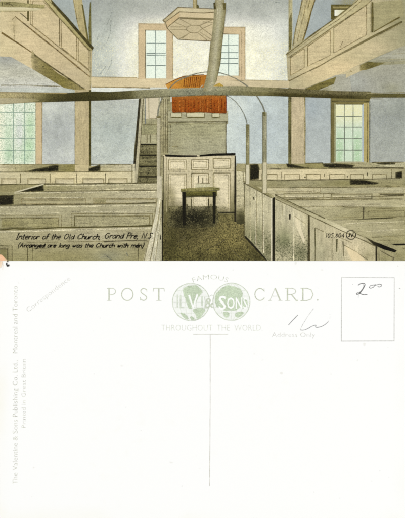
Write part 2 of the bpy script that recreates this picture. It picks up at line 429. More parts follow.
# ---- right gallery
skyr = part('printed_plaster_wall', front, 'blue grey wall patch printed above the right gallery rail')
skyr.poly([(290, -1), (406, -1), (406, 10), (340, 22), (304, 45), (290, 52)], BL(RX((290, (176, 183, 190)), (330, (168, 175, 184)), (345, (150, 148, 120))), (302, 10, 4, 10, (186, 190, 192), .6)), .1, (150, 158, 170), .14)
br = part('printed_brace', front, 'tan slanting brace and post printed above the right gallery rail')
br.poly([(288.5, -1), (292.5, -1), (292.5, 50), (288.5, 55)], RX((288, (150, 142, 100)), (292, (186, 178, 134))), .2)
br.poly([(288.6, 20), (291.6, 12), (292, 34), (290.8, 52), (288.5, 54)], (112, 104, 60), .4)
br.poly([(302.5, -1), (315.5, -1), (311, 12), (307, 28), (303, 44), (296, 48), (292.6, 48), (296.5, 28)], RX((293, (188, 178, 138)), (312, (178, 164, 116))), .2)
br.line([(302.3, 0), (299, 15), (296, 27), (293, 46)], 1.2, (118, 106, 62), .4); br.line([(315, 0), (311, 12), (307, 28), (302, 43)], 1.5, (112, 98, 54), .4)
br.line([(307, 1), (303, 18), (297, 42)], .7, (146, 130, 84), .4); br.line([(310, 0), (308, 8)], .9, (126, 112, 66), .4)
sw = part('printed_window', front, 'tiny dark framed window printed above the right gallery rail')
sw.poly([(331, 4.4), (356, 4.4), (356, 7), (346, 12), (340, 19.5), (331, 19.5)], (92, 84, 40), .35)
sw.rect(332.8, 6.4, 353, 8.2, (150, 138, 86), .2)
pn = part('printed_pane', sw); pn.poly([(334.6, 9.8), (345.5, 9.8), (339, 15.4), (334.6, 16)], RX((334, (240, 240, 226)), (345, (214, 208, 160))), .06)
gr_ = part('printed_gallery', front, 'cream panelled gallery front printed at the upper right')
gr_.poly([(286.5, 55), (289, 51), (304, 43), (322, 30), (337, 18.6), (361, 1), (364, -1), (406, -1), (406, 46), (401, 47), (379, 56), (357, 66), (338, 75), (304, 88.4), (288.3, 90)],
         BL(RX((288, (176, 166, 128)), (305, (196, 182, 138)), (340, (204, 188, 142)), (372, (190, 178, 136)), (405, (160, 154, 118))), (340, 68, 24, 8, (220, 198, 150), .9), (318, 74, 14, 8, (214, 194, 148), .7), (375, 48, 16, 7, (206, 188, 146), .6), (396, 14, 14, 16, (146, 140, 98), .7), (385, 30, 12, 4, (186, 176, 138), .6)), .12, (160, 142, 104), .07)
for pts in ([(290.5, 57.5), (304.3, 48.5), (304.3, 67.6), (290.5, 75.6)], [(307.8, 46.4), (330.4, 30.5), (330.4, 55.2), (307.8, 66.4)], [(333.8, 28), (366.4, 5.2), (366.4, 34.8), (333.8, 53.2)], [(373.4, 3), (402, -1), (404, 15), (373.4, 32)]):
    q = part('printed_panel', gr_)
    dk = pts[0][0] > 370
    q.poly(pts, BL((152, 145, 104) if dk else (194, 178, 136), (298, 62, 6, 6, (172, 162, 124), .6), (352, 22, 14, 10, (186, 172, 132), .6), (380, 12, 10, 12, (158, 150, 110), .5)), .14, (150, 132, 96), .12)
    if dk: q.line([(372.4, 2), (372.3, 32.5)], 2.0, (92, 84, 44), .3); q.line([(374, 31.7), (400, 17)], 1.4, (98, 88, 46), .3)
    else:
        q.line([pts[3], pts[0], pts[1]], .9, (116, 102, 62)); q.line([pts[1], pts[2], pts[3]], .7, (132, 116, 76))
gr_.line([(343, 41), (340, 48)], .6, (140, 122, 84)); gr_.line([(370.4, 2), (370.2, 33)], .6, (160, 148, 106))
gt = part('printed_handrail', gr_, 'sloping moulded rail')
gt.poly([(285.6, 54.6), (288, 51.5), (322, 27), (337, 16.5), (352, 4.6), (357, -1), (372, -1), (364, 6.4), (338, 23.6), (306, 45.6), (288.6, 57.5)], RX((286, (170, 160, 122)), (340, (200, 188, 142)), (365, (180, 168, 122))), .12)
gt.line([(286, 54.8), (322, 27.6), (337, 17), (354, 3.5), (358, 0)], 1.3, (96, 86, 46), .3)
gt.line([(287, 55.6), (322, 30.6), (338, 20), (358, 4), (362, 0)], .7, (140, 126, 82))
gt.line([(288.6, 57.6), (306, 45.8), (338, 23.7), (365, 6), (372, 0)], .9, (122, 108, 66))
gr_.line([(288.6, 81.2), (323, 64.2), (337, 56), (372, 37), (402, 22)], 1.0, (110, 96, 58))
gr_.poly([(322, 64), (337, 55), (373, 35.4), (402, 20.8), (402.4, 22.6), (373, 38), (350, 50.4)], RX((322, (152, 138, 94)), (340, (140, 128, 88)), (370, (112, 102, 62)), (402, (92, 84, 46))), .25)
gr_.line([(377, 36.6), (400, 24.2)], .8, (150, 140, 98))
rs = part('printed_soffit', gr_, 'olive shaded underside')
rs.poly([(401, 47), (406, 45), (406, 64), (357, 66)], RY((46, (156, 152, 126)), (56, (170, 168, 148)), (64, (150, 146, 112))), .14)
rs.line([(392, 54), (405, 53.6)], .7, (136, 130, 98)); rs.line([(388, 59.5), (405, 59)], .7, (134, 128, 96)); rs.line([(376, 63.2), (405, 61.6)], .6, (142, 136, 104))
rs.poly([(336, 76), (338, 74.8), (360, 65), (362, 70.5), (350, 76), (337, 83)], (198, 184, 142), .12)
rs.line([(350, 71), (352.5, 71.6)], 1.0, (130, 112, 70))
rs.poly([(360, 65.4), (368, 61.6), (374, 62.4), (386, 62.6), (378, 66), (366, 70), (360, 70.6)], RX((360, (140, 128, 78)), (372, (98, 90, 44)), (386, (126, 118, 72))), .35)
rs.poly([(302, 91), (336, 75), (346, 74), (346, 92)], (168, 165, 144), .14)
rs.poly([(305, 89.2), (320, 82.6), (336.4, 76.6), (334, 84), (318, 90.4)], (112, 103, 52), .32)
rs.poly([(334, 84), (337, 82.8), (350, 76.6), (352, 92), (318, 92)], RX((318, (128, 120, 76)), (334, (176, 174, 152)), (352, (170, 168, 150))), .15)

# ---- posts
lp = part('printed_post', front, 'cream post printed under the left gallery')
lp.rect(74.8, 90, 89.2, 172, BL((184, 169, 126), (82, 110, 6, 14, (192, 176, 134), .6), (80, 160, 6, 10, (190, 176, 132), .6)), .15, (150, 134, 92), .1)
lp.rect(89, 90, 91, 166, (78, 72, 34), .4)
lp.line([(75, 100), (75, 170)], .7, (140, 126, 84))
rp = part('printed_post', front, 'cream post printed under the right gallery')
rp.rect(288.2, 88, 291.6, 166, BL((112, 106, 62), (290, 140, 2, 16, (60, 56, 30), .8)), .4)
rp.rect(291.4, 88, 305, 167, BL((190, 175, 138), (298, 110, 6, 16, (198, 182, 146), .7)), .15, (156, 138, 100), .12)
rp.line([(305, 96), (305, 166)], 1.1, (132, 120, 70))

# ---- long pale tie rail below the upper windows
tr = part('printed_rail', front, 'peach horizontal rail printed below the two upper windows')
tr.poly([(91, 77.4), (137, 77.8), (170, 78.6), (222, 79), (289, 80.8), (289, 88), (137, 87.4), (91.4, 87.4)], RX((91, (206, 190, 148)), (150, (216, 198, 156)), (225, (206, 190, 152)), (289, (196, 182, 142))), .1, (170, 150, 112), .08)
tr.line([(91.4, 77), (137, 77.5)], .7, (150, 132, 90)); tr.line([(91.4, 87), (120, 87.4), (150, 88)], .9, (138, 120, 76))
tr.line([(244, 80), (289, 81)], .6, (160, 144, 104)); tr.line([(222, 79), (244, 81)], .6, (160, 142, 100))

# ---- windows: frame, glass, glazing bars
def window(label, x0, y0, x1, y1, frame, glass, vs, hs, bar=(118, 132, 124), grain=.05, fleck=None, cov=0.0, bw=.75, framelines=True, extra=None):
    o = part('printed_window', front, label)
    for (a, b, c, d, col) in frame: o.rect(a, b, c, d, col, .12, (160, 140, 100), .07)
    if extra: extra(o)
    p = part('printed_pane', o); p.rect(x0, y0, x1, y1, glass, grain, fleck, cov)
    for v in vs: p.line([(v, y0), (v, y1)], bw, bar, .2, wob=.08)
    for i, h in enumerate(hs):
        e = [x0] + [v for v in vs] + [x1]
        for a, b in zip(e, e[1:]): p.line([(a + .4, h), (b - .4, h)], bw, bar, .2, wob=.08)
    return o
F = (206, 184, 142)
mint = lambda cx: BL((240, 248, 230), (cx - 4, 56, 5, 12, (230, 242, 228), .6), (cx + 4, 60, 5, 10, (240, 248, 232), .8))
def fl1(o):
    o.line([(138.6, 79), (138.6, 23.6), (166, 24.2)], .7, (176, 154, 112)); o.line([(145.4, 78.5), (145.4, 30.2), (166, 31)], .9, (120, 112, 88))
    o.line([(172.8, 34), (172.8, 79)], .7, (170, 148, 106))
window('cream framed upper window printed on the left of the lamp shade', 146, 30.6, 166.2, 78.4, [(138.4, 23.4, 173, 30.4, F), (138.4, 30.4, 145.8, 79, F), (166.4, 30.4, 173, 79, (202, 180, 140))],
       mint(156), [155.6], [43.4, 53.4, 55.2, 65.6], fleck=(206, 222, 208), cov=.3, extra=fl1)
def fl2(o):
    o.line([(222, 27), (245, 27.2), (245, 80)], .7, (168, 146, 104)); o.line([(222, 33.8), (238.8, 34.6), (238.8, 76)], .9, (130, 118, 92)); o.line([(241.5, 31), (241.8, 80)], .5, (178, 156, 116))
window('cream framed upper window printed on the right of the vertical stovepipe', 217, 34.6, 238.6, 75.6, [(217, 27, 245, 34.4, F), (238.8, 34.4, 245, 80, (206, 184, 144)), (214, 75.8, 238.8, 80, (210, 190, 150))],
       mint(230), [228.6], [45.4, 52.6, 58.4, 63.6], fleck=(206, 222, 208), cov=.28, extra=fl2)
gls = BL(lambda x, y: mix((232, 238, 216), (246, 244, 218), ss(7, 0, x) * .9), (30, 126, 5, 12, (184, 216, 170), .75), (8, 134, 4, 12, (196, 218, 184), .7), (19, 128, 4, 16, (222, 224, 220), .7), (29, 146, 6, 8, (170, 208, 158), .7), (9, 154, 5, 9, (176, 208, 168), .7), (26, 158, 7, 5, (186, 214, 176), .7), (20, 140, 3, 10, (228, 230, 224), .5))
def fl3(o):
    o.line([(42, 102), (42, 165)], .7, (120, 106, 66)); o.line([(35.4, 103), (35.4, 165)], .8, (150, 140, 104)); o.line([(2.5, 164.4), (36, 164)], 1.1, (120, 112, 72))
window('green speckled window printed at the left edge', -1, 102.5, 35.4, 164.2, [(35.2, 101, 42.2, 165, (200, 178, 136))], gls, [13.4, 24.6], [112.4, 125.4, 138.2, 150.4], bar=(136, 158, 140), grain=.12, fleck=(150, 176, 142), cov=.34, extra=fl3)
glr = lambda x, y: mix(mix((232, 230, 184), (206, 222, 196), ss(112, 132, y)), (160, 196, 146), .7 * ss(124, 146, y) * max(math.exp(-((x - 339.5) / 3.6) ** 2), math.exp(-((x - 357.5) / 3.8) ** 2)))
def fl4(o):
    o.rect(334.2, 103, 335.8, 162, (150, 146, 106), .2); o.rect(362, 104, 363.8, 162, (172, 184, 190), .1); o.line([(367.6, 101), (367.4, 162.4)], 1.1, (102, 92, 46), .3); o.line([(369.6, 101), (369.6, 163)], 1.3, (108, 112, 104), .25)
    o.line([(332, 101.2), (369, 101.4)], 1.2, (70, 64, 32), .3); o.line([(336, 104.4), (363, 104.4)], 1.0, (96, 92, 60), .3); o.line([(331, 98), (331, 163)], .9, (76, 70, 38), .3)
window('tall window with an olive frame printed by the right wall', 335.8, 104.6, 362.2, 161.6, [(330.8, 97, 370, 104.4, (118, 108, 60)), (330.8, 104.4, 334.2, 163, (112, 103, 58)), (363.6, 103, 370, 162.6, (176, 160, 100)), (334, 161.4, 366, 163.4, (176, 170, 134))],
       glr, [344.6, 353.2], [116.6, 127.4, 138.4, 150.2], bar=(112, 120, 104), grain=.06, fleck=(240, 242, 226), cov=.25, extra=fl4)

# ---- staircase to the pulpit
sc = part('printed_staircase', front, 'narrow dark staircase printed left of the pulpit')
sc.poly([(139, 98), (160, 97), (161, 190), (132.4, 190), (134, 150)], BL(RY((98, (190, 182, 150)), (120, (166, 160, 122)), (145, (118, 112, 74)), (182, (104, 98, 62))), (150, 128, 8, 6, (152, 146, 106), .6)), .25, (70, 64, 38), .15)
sc.poly([(144.4, 97), (158.5, 96.6), (158, 119), (145, 119)], (208, 196, 164), .1)
sc.line([(145.2, 97), (145.4, 124)], .9, (108, 116, 116)); sc.line([(148.6, 98), (149, 118.4), (157, 118.6)], .7, (150, 138, 104))
sc.rect(141.4, 125.6, 156.6, 133.6, (152, 148, 108), .3); sc.rect(141.2, 134.2, 157, 143.6, (174, 168, 130), .2)
sc.line([(143, 125), (157, 125)], .9, (84, 78, 44), .3); sc.line([(142, 134), (157, 134)], .8, (120, 112, 74), .3)
for xx in (147, 150.6): sc.line([(xx, 135), (xx, 143)], .9, (104, 96, 60), .3)
for i, (y0, y1) in enumerate(((144, 154), (155, 165), (166, 175.4), (176.4, 183))):
    t = part('printed_tread', sc)
    t.rect(139.8 - i * .6, y0, 157, y1, RY((y0, (88, 82, 50)), (y0 + 2.4, (128, 122, 84)), (y1, (112, 106, 70))), .4, (48, 44, 28), .25)
    t.rect(139.8 - i * .6, y0 - .4, 157, y0 + 1.1, (38, 35, 21), .4)
sl = part('printed_stringer', sc, 'pale sloping side boards')
sl.poly([(138.8, 99), (141, 98), (138, 140), (135, 181), (132, 181), (134.4, 150)], BL((58, 53, 32), (136, 120, 3, 12, (34, 31, 20), .6)), .4)
sl.poly([(141, 98), (143.4, 98), (139.8, 150), (137.2, 184), (134, 184), (137, 150)], (176, 168, 134), .2)
sl.line([(143.4, 99), (139.9, 150), (137.4, 183)], .8, (84, 78, 50), .3)
bp_ = part('printed_newel_post', sc, 'pale post with a dark cap')
bp_.rect(157, 117, 160.6, 202, RX((157, (196, 188, 158)), (160.6, (164, 157, 126))), .15); bp_.rect(156.4, 116.2, 161, 118.2, (112, 104, 64), .3); bp_.line([(160.8, 118), (160.8, 202)], .8, (100, 92, 58), .3); bp_.line([(157, 119), (157, 202)], .6, (130, 122, 88), .3)

# ---- pulpit
pu = part('printed_pulpit', front, 'tall panelled pulpit printed in the middle under the orange cloth')
pu.rect(160.8, 96, 170.4, 206, BL(RX((160.8, (150, 142, 104)), (164.6, (178, 170, 132)), (170.4, (148, 142, 102))), (165, 150, 3, 20, (126, 118, 80), .6), (163, 196, 4, 10, (100, 94, 62), .7)), .25)
for xx in (163.2, 165.4, 167.6): pu.line([(xx + .3, 99), (xx, 153)], .7, (92, 84, 50), .35)
pu.rect(168, 111, 228, 124.4, (170, 165, 130), .15, (120, 114, 80), .12)
pu.rect(168.6, 123, 226.2, 155, BL(RY((123, (164, 160, 122)), (140, (170, 166, 132)), (155, (160, 156, 124))), (176, 146, 6, 12, (142, 136, 98), .5), (200, 132, 24, 8, (160, 156, 116), .5)), .2, (126, 120, 84), .14)
pu.line([(168, 122.3), (228, 122)], 1.1, (74, 68, 38), .3); pu.line([(169, 124.2), (227.6, 124)], .7, (118, 112, 74), .3); pu.line([(226, 122), (226, 154)], 1.0, (84, 78, 48), .3)
pu.line([(170.6, 124), (170, 147)], .7, (108, 100, 64), .3); pu.line([(172, 146.4), (178, 146.4)], .6, (120, 112, 74))
for (a, b, c, d) in ((171, 113, 181.4, 117.8), (186.6, 112.8, 204.4, 117.8), (212, 113.2, 219.4, 118)):
    q = part('printed_panel', pu); q.rect(a, b, c, d, (194, 188, 152), .1); q.frame(a, b, c, d, .8, (106, 98, 62)); q.rect(a + .6, d - .9, c - .6, d + .4, (92, 86, 52), .3)
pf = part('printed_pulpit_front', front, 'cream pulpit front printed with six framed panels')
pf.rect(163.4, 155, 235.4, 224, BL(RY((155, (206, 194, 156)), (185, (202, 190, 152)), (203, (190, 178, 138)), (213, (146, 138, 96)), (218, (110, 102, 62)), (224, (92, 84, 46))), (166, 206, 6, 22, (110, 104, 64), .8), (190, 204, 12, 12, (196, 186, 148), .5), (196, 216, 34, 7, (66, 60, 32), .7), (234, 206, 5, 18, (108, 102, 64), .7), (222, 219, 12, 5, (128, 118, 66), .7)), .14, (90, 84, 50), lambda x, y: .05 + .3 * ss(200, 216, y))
pf.poly([(164.6, 154.6), (180, 155.2), (196, 155.4), (214, 153.6), (235.4, 153), (235.4, 155.6), (214, 156), (197, 157), (180, 157.2), (165.6, 156.8)], (24, 22, 14), .35)
pf.line([(197, 155.8), (199.5, 156)], 1.4, (196, 186, 150)); pf.line([(163.6, 156), (163.4, 222)], 1.0, (74, 68, 42), .3)
pf.line([(235.2, 156), (235.2, 223)], 1.7, (42, 38, 24), .4); pf.line([(166.6, 158), (166.6, 212)], .6, (164, 152, 114)); pf.line([(165, 171.6), (234, 171)], .6, (176, 164, 126))
for (a, b, c, d) in ((168.6, 160, 186, 170), (191.4, 159.8, 208.4, 169.4), (213.4, 158.8, 230.4, 168.4), (168.8, 174, 186, 213.4), (191.6, 173.2, 208.4, 213), (213.4, 173.2, 230.2, 212.6)):
    q = part('printed_panel', pf)
    q.rect(a, b, c, d, BL((210, 198, 162), (172, 200, 4, 12, (128, 120, 82), .75), (178, 212, 10, 9, (84, 78, 48), .8), (169, 192, 3, 5, (140, 132, 90), .7), (200, 214, 14, 6, (90, 84, 54), .7), (216, 196, 3, 10, (160, 150, 110), .7), (222, 213, 10, 7, (104, 98, 62), .8)), .16, (70, 66, 40), lambda x, y: .04 + .26 * ss(196, 212, y), cell=2)
    q.frame(a, b, c, d, .9, (116, 106, 70)); q.frame(a + 1.7, b + 1.6, c - 1.7, d - 1.6, .5, (150, 138, 100))
pf.line([(169, 213.6), (186, 213.4)], 1.2, (40, 38, 22), .4); pf.line([(213, 212.8), (235, 212.4)], 1.3, (34, 32, 18), .4); pf.line([(165, 223.6), (184, 224), (218, 224), (246, 223)], 1.2, (40, 37, 22), .4)
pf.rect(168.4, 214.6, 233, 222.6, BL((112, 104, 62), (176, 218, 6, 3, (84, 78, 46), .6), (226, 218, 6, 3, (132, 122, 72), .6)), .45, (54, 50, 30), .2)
bk = part('printed_candlestick', pf, 'pale stand with two dark uprights')
bk.rect(195.4, 183.6, 210, 187.8, (196, 190, 152), .2); bk.line([(195.4, 183.8), (210, 183.4)], .7, (126, 118, 82), .3); bk.line([(198.6, 175.6), (198.4, 183.2)], 1.0, (70, 64, 40), .3); bk.line([(202.8, 177.6), (202.8, 183)], 1.0, (84, 78, 50), .3)

# ---- orange pulpit cloth
oc = part('printed_pulpit_cloth', front, 'orange fringed cloth printed over the top of the pulpit')
oc.poly([(165.4, 84.4), (174, 80), (183.4, 76.6), (190, 76), (207, 75), (206, 84), (202, 90), (168.4, 90)], BL(RX((165, (206, 154, 72)), (183, (184, 128, 48)), (204, (174, 112, 40))), (176, 86, 6, 3, (202, 134, 50), .6)), .2, (160, 88, 22), .15)
for k in range(9):
    xx = 184.4 + k * 1.95
    oc.line([(xx + .5, 77), (xx - .1, 82), (xx - .7, 87)], .9, (138, 78, 22) if k % 3 else (108, 56, 18), .6)
oc.line([(165.6, 84.4), (176, 79.4), (184, 76.2), (204, 74.6)], .7, (120, 70, 24), .3)
oc.poly([(171.8, 97), (190, 96), (204, 94.4), (226, 94.6), (226.2, 113.4), (200, 111.8), (172.6, 112.4)], BL(RY((95, (176, 118, 50)), (99, (158, 90, 32)), (106, (148, 80, 24)), (113, (134, 66, 18))), (215, 101, 8, 5, (180, 94, 28), .6)), .26, (110, 44, 8), .2)
for k in range(22):
    xx = 173.4 + k * 2.42 + random.uniform(-1.1, 1.1)
    oc.line([(xx, 98 + random.random() * 3), (xx + .1, 105), (xx - .1, 111.5 + random.random())], .7, random.choice([(126, 54, 12), (138, 64, 16), (170, 102, 42)]), .8)
oc.line([(172.6, 112.4), (200, 112), (226.2, 113.4)], .8, (120, 58, 18), .5); oc.line([(172.2, 97.2), (172.6, 112)], .8, (150, 72, 22), .3); oc.line([(226, 95), (226.2, 113)], 1.0, (120, 48, 12), .3)

# ---- wire arches over the aisle
ar = part('printed_wire_arch', front, 'large thin wire arch printed across the pulpit')
ar.line([(157.6, 116.5), (158.2, 110), (160, 103), (163, 97), (167, 91.6), (171.5, 86), (176.5, 81.5), (183, 78), (190, 75.6), (197, 73.4), (204, 72.2), (212, 71.8), (220.5, 73), (228, 75.2), (235.5, 78.4), (243, 83), (249.5, 87.8), (254.6, 93), (259, 99.4), (262.6, 105.6), (265.2, 113)], 1.05, (112, 113, 98), .25, wob=.05)
a2 = part('printed_wire_arch', front, 'smaller thin wire arch printed behind the pulpit')
a2.line([(161.4, 129), (163, 122), (166, 114), (168.4, 108)], .8, (128, 124, 96), .2, wob=.05)
a2.line([(225, 94.8), (230.5, 97.6), (235.5, 101.6), (240.2, 107.4), (244, 114), (246, 119.6), (247.4, 125.4)], .85, (112, 116, 104), .2, wob=.05)

# ---- great cross beam with the elbow of the stovepipe
bm_ = part('printed_beam', front, 'long dark horizontal beam printed across the whole picture')
beamc = RX((0, (172, 160, 112)), (22, (168, 156, 112)), (36, (140, 130, 84)), (50, (92, 86, 46)), (68, (64, 59, 27)), (100, (68, 63, 30)), (130, (94, 89, 52)), (139, (136, 132, 96)), (165, (142, 138, 104)), (190, (134, 134, 108)), (212, (140, 138, 106)), (240, (124, 120, 82)), (265, (110, 104, 62)), (284, (74, 67, 31)), (310, (80, 73, 35)), (337, (68, 61, 28)), (360, (88, 82, 42)))
bm_.poly([(-1, 92.2), (35, 92.6), (68, 93), (91, 91.6), (110, 92), (136, 90.4), (160, 89), (180, 88.4), (200, 87.8), (222, 86.2), (238, 86), (270, 87.6), (300, 89), (337, 91), (371, 91.6), (371, 99), (337, 98.4), (300, 97.2), (270, 96), (238, 95.2), (204, 95.4), (180, 96.4), (136, 98.8), (104, 100.6), (68, 101.6), (30, 102.6), (-1, 104.4)],
         lambda x, y: mix(mix(beamc(x, y), (40, 36, 18), .25 * ss(96.5, 101, y + x * .012)), (206, 196, 160), .25 * ss(93.5, 91.5, y + x * .014 - (0 if x < 200 else .05 * (x - 200)))), .3,
         lambda x, y: (30, 28, 12), lambda x, y: .05 + .22 * max(ss(45, 62, x) * ss(140, 120, x), ss(262, 285, x)))
bm_.poly([(-1, 92), (68, 92.8), (66, 94), (30, 93.4), (-1, 93)], (148, 132, 84), .2)
bm_.poly([(-1, 98), (18, 98.4), (34, 98.6), (40, 100.4), (30, 102.2), (-1, 103.8)], RX((0, (178, 168, 132)), (22, (170, 160, 122)), (40, (140, 130, 86))), .15)
bm_.poly([(367, 94), (406, 93.6), (406, 97.6), (367, 97.6)], (88, 82, 44), .3); bm_.line([(367, 93.2), (405, 92.6)], .8, (132, 124, 84), .2)
bm_.line([(370, 98.6), (383, 99)], .6, (140, 134, 98)); bm_.line([(137, 97.8), (200, 95)], .7, (104, 100, 70), .2); bm_.line([(204, 95), (265, 95.6)], .7, (98, 92, 58), .2)
bm_.line([(154, 95.4), (155, 95.4)], 1.0, (214, 208, 180))
sp = part('printed_stovepipe', front, 'pale olive vertical stovepipe printed above the pulpit')
def spc(x, y):
    t = (x - (214.6 - .105 * max(0, y - 8) - .002 * max(0, y - 66) ** 2)) / 11.5
    return ramp([(0, (142, 135, 98)), (.25, (160, 153, 116)), (.5, (182, 176, 144)), (.75, (154, 148, 108)), (1, (132, 124, 84))], t)
sp.poly([(215.4, -1), (224, -1), (224.2, 8), (225.6, 8.6), (224, 26), (221.6, 50), (220, 64), (218.4, 74), (215, 84), (211, 91), (203, 91.5), (204, 86), (207, 74), (208.6, 64), (210.4, 46), (212.6, 26), (214, 9)], spc, .2, (118, 112, 74), .1, cell=2)
sp.poly([(213.4, 3), (215.2, 2.4), (216.2, 8.6), (214, 10)], (84, 76, 40), .35); sp.poly([(222.4, 3), (226, 2.8), (225.8, 9.6), (223.6, 10.2)], (96, 88, 48), .35)
sp.line([(214, 9.5), (212, 30), (209, 62)], .8, (116, 108, 70), .3); sp.line([(225.6, 9), (223.4, 30), (220, 64), (216, 82)], .9, (106, 98, 60), .3); sp.line([(217.6, 8), (217, 20)], .6, (206, 200, 170), .3)
sp.line([(200, 88.8), (201, 86.8), (203.2, 85)], .8, (206, 202, 176))
yp = part('printed_pulpit_cloth', front, 'small yellow corner of cloth printed right of the stovepipe elbow')
yp.poly([(213.4, 86.2), (216, 84.4), (219.4, 82.8), (223.4, 85.6), (223, 86.4)], (186, 156, 70), .25)

# ---- hexagonal sounding board
sb = part('printed_sounding_board', front, 'hexagonal cream sounding board printed hanging from the ceiling')
sb.poly([(163, 20.8), (178, 7.6), (190, 7.8), (214, 9.4), (213.4, 20), (211.4, 40.8), (196, 40.4), (178, 39.4), (167, 28)], BL((200, 184, 144), (190, 26, 14, 8, (186, 172, 134), .5), (176, 34, 5, 4, (176, 162, 122), .5)), .12, (160, 144, 104), .1)
sb.poly([(162.6, 20.6), (178, 7.4), (214.4, 9), (214.2, 12), (204, 13), (179.6, 11.6), (165.4, 22)], RX((162, (182, 166, 124)), (185, (206, 192, 152)), (214, (196, 182, 142))), .12)
sb.poly([(165.6, 22.2), (179.6, 11.9), (179.6, 17.6), (167, 27.8)], (202, 178, 132), .12); sb.poly([(179.8, 11.9), (204, 13.2), (214, 12.4), (213.6, 18.8), (204, 18.6), (179.8, 17.6)], (208, 190, 148), .1)
for a in ([(162.6, 20.6), (170, 14.4), (178, 7.5), (190, 7.8), (214.2, 9)], [(165.4, 22), (179.6, 11.8), (204, 13), (213.8, 12.2)], [(167, 27.8), (179.6, 17.6)], [(163, 20.8), (165.4, 22), (167, 28), (178, 39.4), (196, 40.4), (211.4, 41)]): sb.line(a, .8, (104, 90, 56), .25)
sb.poly([(179.6, 17.2), (204, 18), (213.6, 18.4), (213.4, 20), (196, 19.8), (180, 18.6)], (120, 108, 72), .25)
for a in ([(170.5, 27), (187, 27), (191.6, 25.4), (199.5, 25.6), (202.4, 28.6)], [(187, 27), (186.4, 30), (190.4, 32.6), (197.6, 32.6), (202.4, 28.6), (212.6, 24)], [(180, 19), (191.6, 25.4)], [(199.5, 25.6), (212.8, 19.6)], [(170.5, 29.4), (186.2, 29.6)],
          [(190.4, 32.6), (179, 39)], [(197.6, 32.6), (207, 40.2)], [(202.6, 28.8), (212.4, 36)], [(175.6, 22.6), (186, 27)], [(188.6, 33.6), (182, 38.4)], [(199.6, 32), (212, 40)], [(203, 22), (212.8, 22.4)]): sb.line(a, .6, (136, 122, 86), .25)
fi = part('printed_finial', sb, 'short olive hanging rod')
fi.rect(193, -.3, 197, 8.2, RX((193, (150, 134, 84)), (195, (184, 170, 122)), (197, (110, 100, 58))), .2); fi.poly([(196.6, 4), (198.6, 5.4), (199, 8.2), (196.6, 8.2)], (84, 78, 40), .3)

# ---- floor of the aisle and the table standing on it
fl = part('printed_floor', front, 'olive speckled aisle floor')
fl.poly([(160, 222), (250, 222), (250, 236), (268, 262), (160, 262)], BL(RY((206, (112, 104, 62)), (224, (122, 112, 68)), (240, (104, 95, 56)), (262, (96, 90, 46))), (172, 242, 8, 26, (60, 57, 26), .7), (226, 240, 18, 16, (138, 126, 70), .7), (190, 236, 8, 5, (56, 54, 24), .5), (190, 228, 30, 5, (74, 69, 40), .7), (254, 256, 8, 8, (70, 66, 36), .6), (214, 258, 20, 5, (78, 72, 40), .5)), .55, (44, 41, 24), .34, cell=2.5)
for a in ([(232, 250), (238, 256), (243, 261)], [(225, 240), (206, 250)], [(186, 236), (176, 244)]): fl.line(a, .8, (66, 60, 36), .5)
tb = part('printed_table', front, 'small dark legged table with an olive top printed before the pulpit')
tb.poly([(168, 206), (217, 206), (219, 222), (214, 227), (190, 228.5), (167, 227)], BL(RX((167, (96, 90, 56)), (180, (56, 53, 32)), (208, (58, 55, 33)), (219, (100, 94, 60))), (196, 206, 12, 4, (176, 166, 126), .8), (176, 206, 7, 4, (140, 132, 92), .8), (192, 218, 15, 6, (24, 23, 14), .8), (197, 228, 16, 3, (84, 78, 46), .6)), .7, (138, 130, 90), .14, cell=2)
tt = part('printed_table_top', tb, 'olive top')
tt.poly([(180.6, 188.8), (190, 188), (200, 187.4), (212, 187), (219.8, 187.8), (219.8, 190), (200, 191), (181, 191.6)], BL(RX((180, (116, 110, 60)), (200, (136, 129, 76)), (219, (122, 116, 66))), (196, 188.6, 10, 1, (158, 150, 100), .6)), .4)
tt.poly([(182.4, 191.6), (200, 191), (217, 190.2), (217, 196), (200, 196.6), (183, 197)], RY((191, (108, 102, 48)), (194, (92, 88, 40)), (196.6, (56, 53, 26))), .4, (60, 58, 28), .2)
tt.line([(181, 191.8), (200, 191.2), (219.4, 190.2)], .8, (78, 74, 40), .4); tt.line([(183, 197), (216, 196.2)], 1.0, (40, 38, 20), .4)
for (a, b, x0, x1, yb, c) in ((182, 185.8, 182.6, 185.6, 225.4, (26, 24, 15)), (212.8, 216, 212.8, 215.4, 223.4, (32, 30, 18))):
    l = part('printed_leg', tb); l.poly([(a, 192), (b, 192), (x1, yb), (x0, yb)], c, .55)
for (xx, yy) in ((187, 204), (191.4, 199), (208.4, 199), (211, 204)): tb.line([(xx, yy), (xx + .2, 215)], 1.2, (58, 54, 32), .5)

# ---- box pews on the left, far to near
def pew(label): return part('printed_pew', front, label)
def panel(p, x0, y0, x1, y1, col=None, w=.8, open_bottom=False, lc=(126, 114, 76)):
    q = part('printed_panel', p)
    if col:
        base = col
        q.rect(x0, y0, x1, y1, lambda x, y: mix(mix(base(x, y) if callable(base) else base, (112, 104, 68), .55 * math.exp(-min(y - y0, (x - x0) * .8, 99) / .9)), (216, 206, 170), .35 * math.exp(-min(y1 - y, x1 - x) / .8)), .14, (130, 120, 84), .1, cell=1.0)
    if open_bottom: q.line([(x0, y1), (x0, y0), (x1, y0), (x1, y1)], w, lc)
    else: q.frame(x0, y0, x1, y1, w, lc)
    return q
a = pew('farthest pew printed below the left window')
a.poly([(-1, 165), (74.8, 164.2), (89, 166), (135, 164), (135, 172.4), (-1, 172.4)], BL(RX((0, (188, 178, 142)), (16, (168, 160, 120)), (56, (136, 128, 84)), (70, (130, 122, 70)), (92, (160, 150, 110)), (104, (168, 160, 122)), (130, (186, 178, 146))), (30, 170, 14, 3, (150, 142, 98), .5)), .2, (96, 88, 54), .12)
